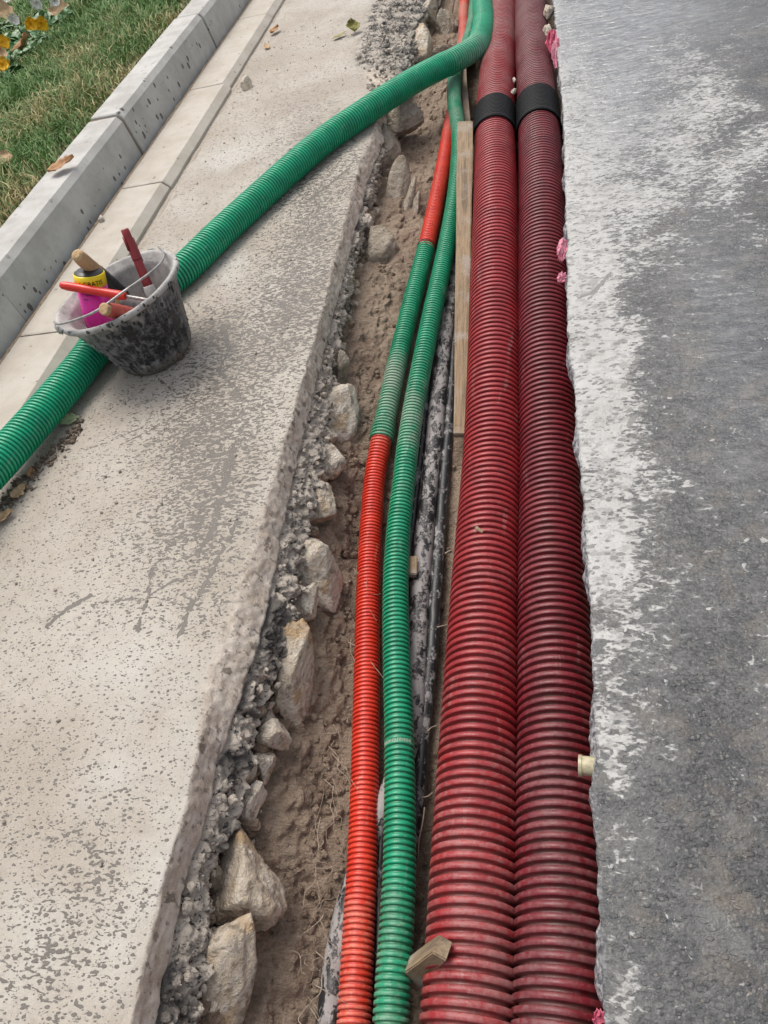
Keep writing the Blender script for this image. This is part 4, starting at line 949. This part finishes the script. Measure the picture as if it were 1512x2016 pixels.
# aerosol can
MAT['pink'] = mat_simple('magenta_print', (.72, .02, .33), (.66, .016, .29), .28, 12, .1)
MAT['yellow'] = mat_simple('yellow_print', (.85, .66, .012), (.80, .60, .01), .3, 15)
MAT['black'] = mat_simple('black_plastic', (.02, .02, .022), (.035, .034, .033), .4, 50)
MAT['ink'] = mat_simple('black_ink', (.012, .012, .012), None, .5, 50, bump=0)
MAT['tin'] = mat_simple('bright_tin', (.62, .62, .63), (.45, .45, .46), .3, 60, .85)
ca, cb = P(199, 640, .098), P(173, 530, .215)
can = thing('aerosol_can', 'magenta aerosol can with a yellow band and black cap leaning in the bucket', 'spray can', tuple(ca))
CL = float(np.linalg.norm(cb - ca)); CRD = .0315
frame_to(can, ca, cb, (RC.T @ np.array([0, 0, -1.0])))
lathe('body', [(0, 0), (CRD - .003, 0), (CRD, .003), (CRD, CL * .74)], 48, MAT['pink'], can)
lathe('band', [(CRD - .001, CL * .74), (CRD + .0004, CL * .742), (CRD + .0004, CL * .93), (CRD - .002, CL * .95)], 48, MAT['yellow'], can)
lathe('base_rim', [(CRD - .004, -.004), (CRD + .0008, -.0035), (CRD + .0012, -.001), (CRD + .0004, .002)], 48, MAT['tin'], can)
lathe('cap', [(CRD - .002, CL * .951), (CRD - .004, CL * .96), (CRD - .008, CL * .985), (CRD - .012, CL * 1.0), (0, CL * 1.003)], 40, MAT['black'], can)
def wrapped_text(txt, size, z0, ang0, par, mat, r, name='lettering'):
    cu = bpy.data.curves.new('t', 'FONT'); cu.body = txt; cu.size = size; cu.align_x = 'CENTER'; cu.resolution_u = 3; cu.offset = size * .012
    to = bpy.data.objects.new('t', cu); COL.objects.link(to); dg = bpy.context.evaluated_depsgraph_get(); me = bpy.data.meshes.new_from_object(to.evaluated_get(dg))
    bpy.data.objects.remove(to); bpy.data.curves.remove(cu)
    bm = bmesh.new(); bm.from_mesh(me); bmesh.ops.subdivide_edges(bm, edges=[e for e in bm.edges if e.calc_length() > size * .2], cuts=2); bmesh.ops.triangulate(bm, faces=bm.faces[:])
    for v in bm.verts:
        a = ang0 + v.co.x / r; v.co = Vector((r * math.cos(a), r * math.sin(a), z0 + v.co.y))
    o = obj(name, bm_me(bm, False), mat); o.parent = par; return o
inv = can.matrix_world.inverted(); cdir = inv.to_3x3() @ Vector(CP - (ca + cb) / 2); cang = math.atan2(cdir.y, cdir.x)
wrapped_text('+ GRATIS', .0125, CL * .80, cang - .05, can, MAT['ink'], CRD + .0009)
wrapped_text('GRATIS', .0125, CL * .80, cang + 2.2, can, MAT['ink'], CRD + .0009)
for zz, a0, ln in ((.64, -.55, .42), (.56, -.75, .30), (.60, .35, .3), (.34, -.6, .32), (.30, .1, .5)):
    bm = bmesh.new(); rows = []
    for t in np.linspace(0, 1, 9):
        a = cang + a0 + ln * t; rows.append([bm.verts.new((math.cos(a) * (CRD + .0006), math.sin(a) * (CRD + .0006), CL * zz + d)) for d in (0, .0016)])
    for p, q in zip(rows, rows[1:]): bm.faces.new((p[0], q[0], q[1], p[1]))
    o = obj('print_line', bm_me(bm), MAT['ink']); o.parent = can
# tools
MAT['red_grip'] = mat_simple('bright_red_grip', (.62, .022, .012), (.54, .018, .01), .35, 30)
MAT['dark_red'] = mat_simple('dark_red_plastic', (.26, .022, .026), (.20, .02, .022), .4, 60)
MAT['dusty_red'] = mat_simple('dusty_red_paint', (.44, .085, .06), (.36, .05, .035), .6, 70)
MAT['tool_wood'] = mat_wood('tool_handle_wood', (.52, .36, .20), (.44, .29, .15), (.30, .19, .10), 2, .1)
MAT['grey_tool'] = mat_simple('mortar_grey_tool', (.26, .24, .24), (.16, .15, .15), .8, 90)
def tool(name, label, cat, a, b, parts):
    """parts: (part name, material, profile [(fraction along, radius)...])"""
    t = thing(name, label, cat, tuple(a)); frame_to(t, a, b, (.3, .2, .9)); L = float(np.linalg.norm(np.array(b) - np.array(a)))
    for nm, mt, pr in parts:
        pf = [(0, pr[0][0] * L)] + [(r, f * L) for f, r in pr] + [(0, pr[-1][0] * L)]
        pf2 = []
        for p, q in zip(pf, pf[1:]):
            for s_ in np.linspace(0, 1, 5, endpoint=False): pf2.append((p[0] + (q[0] - p[0]) * s_, p[1] + (q[1] - p[1]) * s_))
        pf2.append(pf[-1])
        lathe(nm, pf2, 24, MAT[mt], t)
    return t
tool('hammer', 'tan wooden tool handle wrapped in black tape, sticking out behind the magenta can', 'hammer', P(150, 500, .262), P(250, 588, .085),
     [('handle', 'tool_wood', [(0, .008), (.02, .0125), (.1, .0145), (.38, .0155)]), ('tape', 'black', [(.37, .0163), (.5, .0170), (.55, .0162), (.66, .0172), (.74, .0160), (.86, .0165), (1, .0150)])])
mk = tool('marker', 'dark red marker with a clip and a white dusty tip standing in the bucket', 'marker', P(245, 451, .250), P(300, 582, .125),
     [('cap', 'dark_red', [(0, .0070), (.01, .0085), (.42, .0098), (.45, .0100)]), ('barrel', 'dark_red', [(.452, .0088), (.5, .0092), (.86, .0100)]), ('tip', 'crust', [(.85, .0112), (.93, .0125), (1, .0120)])])
for k in (-1, 1):
    bm = bmesh.new(); bmesh.ops.create_cube(bm, size=1)
    for v in bm.verts: v.co = Vector((v.co.x * .004 + .0105 * k, v.co.y * .005, v.co.z * (.05 if k > 0 else .03) + (.045 if k > 0 else .028)))
    bmesh.ops.bevel(bm, geom=bm.edges[:], offset=.001, segments=2, affect='EDGES'); o = obj('clip', bm_me(bm), MAT['dark_red']); o.parent = mk
tool('screwdriver', 'screwdriver with long bright red handle lying across the bucket before the magenta can', 'screwdriver', P(119, 561, .210), P(298, 592, .155),
     [('handle', 'red_grip', [(0, .0050), (.02, .0078), (.08, .0092), (.3, .0090), (.5, .0088), (.66, .0094), (.72, .0076)]), ('shaft', 'steel', [(.72, .0036), (.99, .0036), (1, .003)])])
tool('mallet_handle', 'dusty red round handle with a bare wooden end, at the front of the bucket', 'handle', P(203, 608, .205), P(272, 622, .135),
     [('wooden_end', 'tool_wood', [(0, .0105), (.015, .0118), (.12, .0118)]), ('sleeve', 'dusty_red', [(.10, .0130), (.14, .0142), (.4, .0150), (1, .0140)])])
tool('pipe_offcut', 'grey mortar covered offcut lying under the bright red screwdriver', 'offcut', P(228, 590, .150), P(290, 606, .110),
     [('end', 'tool_wood', [(0, .0085), (.14, .0090)]), ('body', 'grey_tool', [(.13, .0110), (.4, .0120), (1, .0115)])])

# ------------------------------------------------------------------ pale stub, rags, roots
MAT['pvc'] = mat_simple('dirty_cream_plastic', (.50, .45, .30), (.30, .26, .17), .5, 110)
st_ = thing('pipe_stub', 'short dirty cream plastic stub poking from under the right road edge', 'pipe stub', tuple(P(1150, 1508, -.028)))
tube('barrel', [P(1140, 1507, -.030), P(1156, 1508, -.030), P(1210, 1512, -.030)], .0115, MAT['pvc'], 20, 14, parent=st_)
tube('collar', [P(1139, 1507, -.030), P(1146, 1507.5, -.030)], .0128, MAT['pvc'], 20, 8, parent=st_)
MAT['rag'] = mat_simple('pink_rag', (.62, .17, .26), (.72, .36, .42), .75, 130, 0, .3, .001)
MAT['rag2'] = mat_simple('deep_pink_rag', (.46, .05, .11), (.60, .16, .22), .75, 130, 0, .3, .001)
def rag(px, z, w, h, seed, mat, label, tilt=0.5):
    c = P(*px, z); k = depth(c) / FPX; n = 26; u, v = np.meshgrid(np.linspace(-.5, .5, n), np.linspace(-.5, .5, n)); p = np.stack([u, v, 0 * u], -1) + seed
    ro = .35 * math.sin(seed * 5); u2, v2 = u * np.sqrt(1 - 1.6 * v * v), v * np.sqrt(1 - 1.6 * u * u)
    e = 1 + .6 * fbm(p, 4.5, 4); x0 = u2 * w * k * e * 1.15 + .25 * w * k * fbm(p + 9, 3, 3); y0 = v2 * h * k * (1 + .5 * fbm(p + 4, 4, 3)) * 1.1
    x = x0 * math.cos(ro) - y0 * math.sin(ro); y = x0 * math.sin(ro) + y0 * math.cos(ro); zz = (.5 * fbm(p * np.array([2.2, .6, 1]), 2.6, 4) + .5 * u * tilt) * w * k
    V = (x[..., None] * RC[0] + y[..., None] * RC[1] - zz[..., None] * RC[2]); q = grid_quads(n, n)
    V2 = V + RC[2] * .0006
    rim = [(i) for i in range(n)] + [i * n + n - 1 for i in range(1, n)] + [(n - 1) * n + i for i in range(n - 2, -1, -1)] + [i * n for i in range(n - 2, 0, -1)]
    N = n * n; side = [(a, b, b + N, a + N) for a, b in zip(rim, rim[1:] + rim[:1])]
    me = mesh_np('rag', np.vstack([V.reshape(-1, 3), V2.reshape(-1, 3)]), np.vstack([q[:, ::-1], q + N, side]))
    o = obj('rag_scrap', me, mat, label=label, cat='rag', group='pink scraps along the road edge'); o.location = Vector(c); return o
rag((1107, 492), -.012, 16, 40, 1.3, MAT['rag'], 'pink twisted scrap at the road edge, taller one of the middle pair')
rag((1106, 546), -.014, 14, 19, 5.1, MAT['rag'], 'small pink square scrap at the road edge just below the taller middle one')
rag((1084, 82), -.012, 17, 44, 9.4, MAT['rag2'], 'deep pink crumpled rag at the far road edge, left half of the bundle')
rag((1095, 103), -.010, 14, 56, 13.2, MAT['rag'], 'pale pink crumpled rag at the far road edge, right half of the bundle')
rag((1180, 2004), -.012, 20, 28, 17.7, MAT['rag2'], 'deep pink scrap at the road edge in the bottom corner of the trench')
MAT['root'] = mat_simple('dry_root', (.40, .33, .26), (.24, .18, .13), .85, 90)
def roots():
    r = np.random.default_rng(21); objs = []; VV, QQ = [], []; off = 0
    def add(pts, rad):
        nonlocal off
        c, s = catmull(np.array(pts), 26); t, sd_, up = frames(c); a = polar(5); rr = rad * np.linspace(1, .35, len(c))
        V = c[:, None] + rr[:, None, None] * (np.cos(a)[None, :, None] * sd_[:, None] + np.sin(a)[None, :, None] * up[:, None]); VV.append(V.reshape(-1, 3)); QQ.append(grid_quads(len(c), 5, True)[:, ::-1] + off); off += len(c) * 5
    base = [(642, 1505), (650, 1560), (632, 1600), (650, 1640), (622, 1700), (646, 1745), (628, 1800), (640, 1870), (604, 1880), (622, 1930), (640, 1455), (664, 1420), (600, 1975), (585, 1870), (660, 1690), (618, 1655), (636, 1530), (690, 1260), (700, 1120), (730, 830), (820, 470)]
    for (u, v) in base:
        for _ in range(2):
            z = -.205 + r.normal() * .006; p0 = np.array([u + r.normal() * 8, v + r.normal() * 12]); d = np.array([r.normal() * 9, r.uniform(8, 26)]); pts = []
            for k in range(5):
                pts.append(P(*p0, z + .006 * r.normal() + .012)); p0 = p0 + d + r.normal(size=2) * 9
            add(pts, r.uniform(.0004, .0010))
    for pts in ([(842, 1440, -.20), (850, 1432, -.2), (860, 1428, -.2)], [(832, 1570, -.2), (842, 1568, -.2), (852, 1560, -.2)], [(836, 1590, -.2), (832, 1620, -.2), (826, 1650, -.2), (823, 1690, -.2)], [(876, 1090, -.19), (884, 1085, -.19), (894, 1082, -.19)], [(860, 1235, -.2), (872, 1232, -.2), (884, 1228, -.2)]):
        add([P(*p) for p in pts], .0014)
    obj('roots', mesh_np('roots', np.vstack(VV), np.vstack(QQ)), MAT['root'], label='thin dry roots hanging from the soil wall of the trench', cat='roots', kind='stuff')
roots()

# ------------------------------------------------------------------ leaves
def leaf_mesh(L, Wd, curl, seed, lobes=0):
    n, m2 = 22, 9; t = np.linspace(0, 1, n); prof = np.sin(np.pi * t ** .8) ** .8 * (1 + lobes * np.abs(np.sin(t * 9.5))); prof = np.maximum(prof, .03)
    s = np.linspace(-1, 1, m2); x = prof[:, None] * s * Wd / 2; y = np.repeat((t * L)[:, None], m2, 1); p = np.stack([x / L, y / L, 0 * x], -1) + seed
    z = .35 * np.abs(s)[None] ** 1.5 * curl * Wd + curl * L * .35 * (t[:, None] - .5) ** 2 + .10 * L * fbm(p, 3, 3)
    V = np.stack([x, y - L / 2, z], -1); V2 = V - np.array([0, 0, .0005]); q = grid_quads(n, m2); N = n * m2
    rim = list(range(m2)) + [i * m2 + m2 - 1 for i in range(1, n)] + [(n - 1) * m2 + i for i in range(m2 - 2, -1, -1)] + [i * m2 for i in range(n - 2, 0, -1)]
    return mesh_np('leaf', np.vstack([V.reshape(-1, 3), V2.reshape(-1, 3)]), np.vstack([q, q[:, ::-1] + N, [(b, a, a + N, b + N) for a, b in zip(rim, rim[1:] + rim[:1])]]))
MAT['leaf_brown'] = mat_simple('dry_brown_leaf', (.42, .24, .12), (.30, .15, .07), .7, 60, 0, .3, .001)
MAT['leaf_tan'] = mat_simple('dry_tan_leaf', (.52, .38, .24), (.42, .27, .15), .75, 60, 0, .3, .001)
MAT['leaf_olive'] = mat_simple('olive_leaf', (.28, .27, .07), (.20, .17, .05), .6, 60, 0, .3, .001)
MAT['leaf_pale'] = mat_simple('pale_green_leaf', (.38, .44, .25), (.30, .34, .20), .7, 60, 0, .3, .001)
def leaf(px, z, L, Wd, yaw, curl, mat, label, seed, tilt=(.1, .1), lobes=.25):
    me = leaf_mesh(L, Wd, curl, seed, lobes); o = obj('fallen_leaf', me, MAT[mat], label=label, cat='leaf'); o.location = Vector(P(*px, z)); o.rotation_euler = (tilt[0], tilt[1], yaw); return o
leaf((122, 326), .164, .085, .045, -.9, .5, 'leaf_brown', 'curled brown leaf lying on top of the kerb', 1)
leaf((694, 54), .018, .055, .045, .5, .8, 'leaf_olive', 'olive leaf with an upturned corner on the far pavement', 2, (.5, .2))
leaf((668, 70), .008, .06, .022, -1.0, .2, 'leaf_olive', 'flat pale part of a torn olive leaf beside the upturned one', 3, (.05, 0))
leaf((136, 826), .006, .034, .030, .3, .3, 'leaf_pale', 'crumpled pale green leaf scrap on the pavement next to the raised green conduit', 4, lobes=.6)
leaf((355, 701), .006, .030, .014, -.7, .5, 'leaf_brown', 'small orange brown leaf scrap at the foot of the bucket', 5)
leaf((8, 1018), .007, .045, .022, -1.0, .6, 'leaf_tan', 'curled tan leaf at the left edge of the photo below the raised green conduit', 6)
leaf((38, 968), .006, .036, .022, -.5, .5, 'leaf_tan', 'small tan leaf scrap in the litter below the raised green conduit, nearest the conduit end', 7, lobes=.6)
leaf((62, 930), .005, .028, .014, .3, .5, 'leaf_brown', 'thin brown leaf scrap in the litter below the raised green conduit, furthest up', 8)
leaf((541, 60), .010, .060, .030, -.4, .6, 'leaf_brown', 'reddish brown leaf on the pavement beside the far gutter', 9)
leaf((525, 92), .006, .05, .02, .4, .4, 'leaf_tan', 'thin tan leaf scrap by the gutter, just nearer than the reddish brown leaf', 10)
leaf((46, 91), .175, .105, .06, -1.2, .9, 'leaf_brown', 'big curled brown leaf lying in the lawn by the pansies', 11, (.5, .1))
leaf((118, 20), .18, .10, .08, .4, .6, 'leaf_tan', 'tan curled leaf among the far flowers', 12, (.7, .1))
leaf((8, 312), .165, .05, .05, .2, .4, 'leaf_tan', 'small tan leaf in the lawn at the left edge of the photo', 13, (.4, .2))
leaf((4, 118), .17, .11, .06, .3, .7, 'leaf_tan', 'tan leaf under the yellow pansies at the left edge of the photo', 14, (.5, .2))
leaf((6, 22), .19, .12, .08, .9, .5, 'leaf_tan', 'pinkish tan leaf at the edge of the pale path', 15, (.8, .2))
# grass, pansies
def grass():
    r = np.random.default_rng(5); N = 560000
    x = -1.462 - r.random(N) ** .9 * 2.9; y = .75 + r.random(N) * 4.7
    keep = (y > .75) & (x > -1.46 - .72 * (y - .95)) & (x < -1.462) & (y < 5.4)
    x, y = x[keep], y[keep]
    pq = np.stack([x, y, 0 * x], -1); dens = fbm(pq, 3.2, 3); bald = fbm(pq + 7, 2.0, 4)
    edge = sstep(.0, .16, -1.462 - x)
    k = r.random(len(x)) < np.clip(.7 + .6 * dens, .25, 1) * (.55 + .45 * edge); x, y = x[k], y[k]; dens, bald, edge = dens[k], bald[k], edge[k]
    n = len(x); z = lawn_z(x, y) - .004
    dist = np.hypot(x, y); h = (.022 + .040 * r.random(n) ** 1.3) * (.75 + .5 * np.clip(dens + .4, 0, 1)) * (.6 + .4 * edge) * 1.15; w = .0013 + .0011 * r.random(n)
    w = w * (1 + .12 * (dist - 2))
    yaw = r.random(n) * 2 * math.pi; lean = .25 + .9 * r.random(n) ** 1.5; sdv = np.stack([np.cos(yaw), np.sin(yaw), 0 * yaw], 1); dv = np.stack([-np.sin(yaw), np.cos(yaw), 0 * yaw], 1)
    base = np.stack([x, y, z], 1); V = np.zeros((n, 5, 3))
    l = lean * h
    V[:, 0] = base - sdv * w[:, None]; V[:, 1] = base + sdv * w[:, None]
    mid = base + dv * (l * .35)[:, None]; mid[:, 2] += h * .62
    V[:, 2] = mid - sdv * (w * .75)[:, None]; V[:, 3] = mid + sdv * (w * .75)[:, None]
    tip = base + dv * l[:, None]; tip[:, 2] += h * (1 - .25 * lean); V[:, 4] = tip
    b = np.arange(n)[:, None] * 5
    me = mesh_np('grass', V.reshape(-1, 3), b + np.array([[0, 1, 3, 2]]), b + np.array([[2, 3, 4]]), smooth=True)
    dry = np.clip(.26 + 1.1 * (bald - .08) + .45 * (1 - edge) + .28 * r.normal(size=n), 0, 1); attr(me, 'dry', np.repeat(dry, 5)); attr(me, 'hue', np.repeat(r.random(n), 5))
    a = M('grass_blades'); d = a.attr('dry'); hu = a.attr('hue')
    c = a.mix(hu, (.085, .185, .05), (.19, .31, .10)); c = a.mix(a.step(d, .42, .8), c, (.50, .42, .22))
    a.out(c, .55, None, .3)
    obj('grass', me, a.m, label='patchy short lawn of green and dry straw coloured blades behind the kerb', cat='grass', kind='stuff')
grass()
MAT['pansy_leaf'] = mat_simple('pansy_leaf', (.055, .17, .03), (.035, .11, .025), .4, 40)
MAT['petal_y'] = mat_simple('yellow_petal', (.85, .52, .006), (.80, .42, .004), .5, 40)
MAT['petal_w'] = mat_simple('white_petal', (.72, .71, .66), (.62, .62, .55), .5, 40)
MAT['petal_d'] = mat_simple('dark_petal_mark', (.12, .03, .01), None, .6, 40)
def pansy(px, z, kind, label, seed, flowers=1):
    r = np.random.default_rng(seed); c = P(*px, z); g0 = float(lawn_z(np.array([c[0]]), np.array([c[1]]))[0]); base = np.array([c[0], c[1], g0])
    t = thing('pansy_plant', label, 'flower', tuple(base), 'pansies at the edge of the lawn')
    lm = leaf_mesh(.055, .034, -.35, seed, .1)
    for k in range(16):
        o = obj('leaf', lm, MAT['pansy_leaf']); o.parent = t; a = r.random() * 6.28; rr = r.uniform(.01, .075)
        o.location = (rr * math.cos(a), rr * math.sin(a), r.uniform(.015, .055)); o.rotation_euler = (r.normal() * .45 + .3, r.normal() * .4, a + 1.57 + r.normal() * .3); s = r.uniform(.7, 1.15); o.scale = (s, s, s)
    view = Vector(CP - c).normalized()
    for f in range(flowers):
        e = bpy.data.objects.new('flower', None); COL.objects.link(e)
        pm = leaf_mesh(.032, .036, .6, seed + f, 0)
        cen = Vector((c[0], c[1], c[2])) - Vector(base) + Vector((.035 * f, .02 * f, -.01 * f))
        bm = bmesh.new(); bmesh.ops.create_icosphere(bm, subdivisions=2, radius=.005); fl = obj('flower', bm_me(bm), MAT['petal_d']); bpy.data.objects.remove(e)
        fl.parent = t; fl.location = cen
        q = (Vector((view.x, view.y, view.z * .4 + .35 + .2 * r.normal()))).to_track_quat('Z', 'Y'); fl.rotation_euler = q.to_euler()
        for k in range(5):
            p = obj('petal', pm, MAT[kind]); p.parent = fl; an = k * 6.283 / 5 + r.normal() * .12; p.location = (.015 * math.cos(an), .015 * math.sin(an), .0015 * k); p.rotation_euler = (.35 + .25 * r.normal(), 0, an - 1.5708)
    return t
pansy((61, 48), .225, 'petal_y', 'yellow pansy with two blooms, the right one of the yellow pansies', 41, 2)
pansy((7, 84), .225, 'petal_y', 'yellow pansy at the left edge of the photo, the upper one there', 42, 1)
pansy((6, 128), .20, 'petal_y', 'yellow pansy at the left edge of the photo, the lowest one', 43, 1)
pansy((27, 40), .225, 'petal_w', 'cream white pansy left of the two bloomed yellow one', 44, 1)
pansy((72, 6), .225, 'petal_w', 'white pansy at the top edge of the photo, left one of two', 45, 1)
pansy((108, 2), .225, 'petal_w', 'white pansy at the top edge of the photo, right one of two', 46, 1)
for i, (u, v) in enumerate([(20, 60), (45, 75), (90, 40), (30, 100)]):
    r = np.random.default_rng(60 + i); c = P(u, v, .15); g0 = float(lawn_z(np.array([c[0]]), np.array([c[1]]))[0])
    t = thing('leafy_plant', ['low leafy plant between the cream and the lower yellow pansies', 'low leafy plant behind the big curled brown leaf', 'low leafy plant right of the two bloomed yellow pansy', 'low leafy plant left of the big curled brown leaf'][i], 'plant', (c[0], c[1], g0)); lm = leaf_mesh(.06, .036, -.35, 70 + i, .1)
    for k in range(18):
        o = obj('leaf', lm, MAT['pansy_leaf']); o.parent = t; a = r.random() * 6.28; rr = r.uniform(.01, .085); o.location = (rr * math.cos(a), rr * math.sin(a), r.uniform(.015, .06)); o.rotation_euler = (r.normal() * .45 + .3, r.normal() * .4, a + 1.57 + r.normal() * .3); s = r.uniform(.7, 1.15); o.scale = (s, s, s)
# pale path beyond the flowers
pa, pb = P(0, 36, .13), P(46, -2, .13); d = (pb - pa)[:2]; d /= np.linalg.norm(d); nrm = np.array([-d[1], d[0]])
if nrm[0] > 0: nrm = -nrm
bm = bmesh.new(); q = []
for s_, t_ in ((-3, 0), (4, 0), (4, 2.5), (-3, 2.5)):
    xy = pa[:2] + d * s_ + nrm * t_; q.append(bm.verts.new((xy[0], xy[1], .162)))
f = bm.faces.new(q); ex = bmesh.ops.extrude_face_region(bm, geom=[f]); bmesh.ops.translate(bm, verts=[v for v in ex['geom'] if isinstance(v, bmesh.types.BMVert)], vec=(0, 0, -.12)); bmesh.ops.recalc_face_normals(bm, faces=bm.faces[:])
obj('path', bm_me(bm, False), mat_simple('pale_path_paving', (.62, .62, .63), (.55, .55, .56), .8, 20), kind='structure')
MAT['humus'] = mat_simple('dark_leaf_dirt', (.06, .045, .035), (.20, .15, .11), .95, 70)
def litter(r):
    t = r.random(); u = 150 - 190 * t + r.normal() * 6; v = 800 + 190 * t + abs(r.normal()) * 14; p = P(u + 14, v + 22, .002); return p
crumbs('dirt_litter', 420, litter, lambda r: .0012 + .005 * r.random() ** 2.5, MAT['humus'], 'dark dirt and leaf crumbs under the raised green conduit at the left edge', 'dirt', 31)
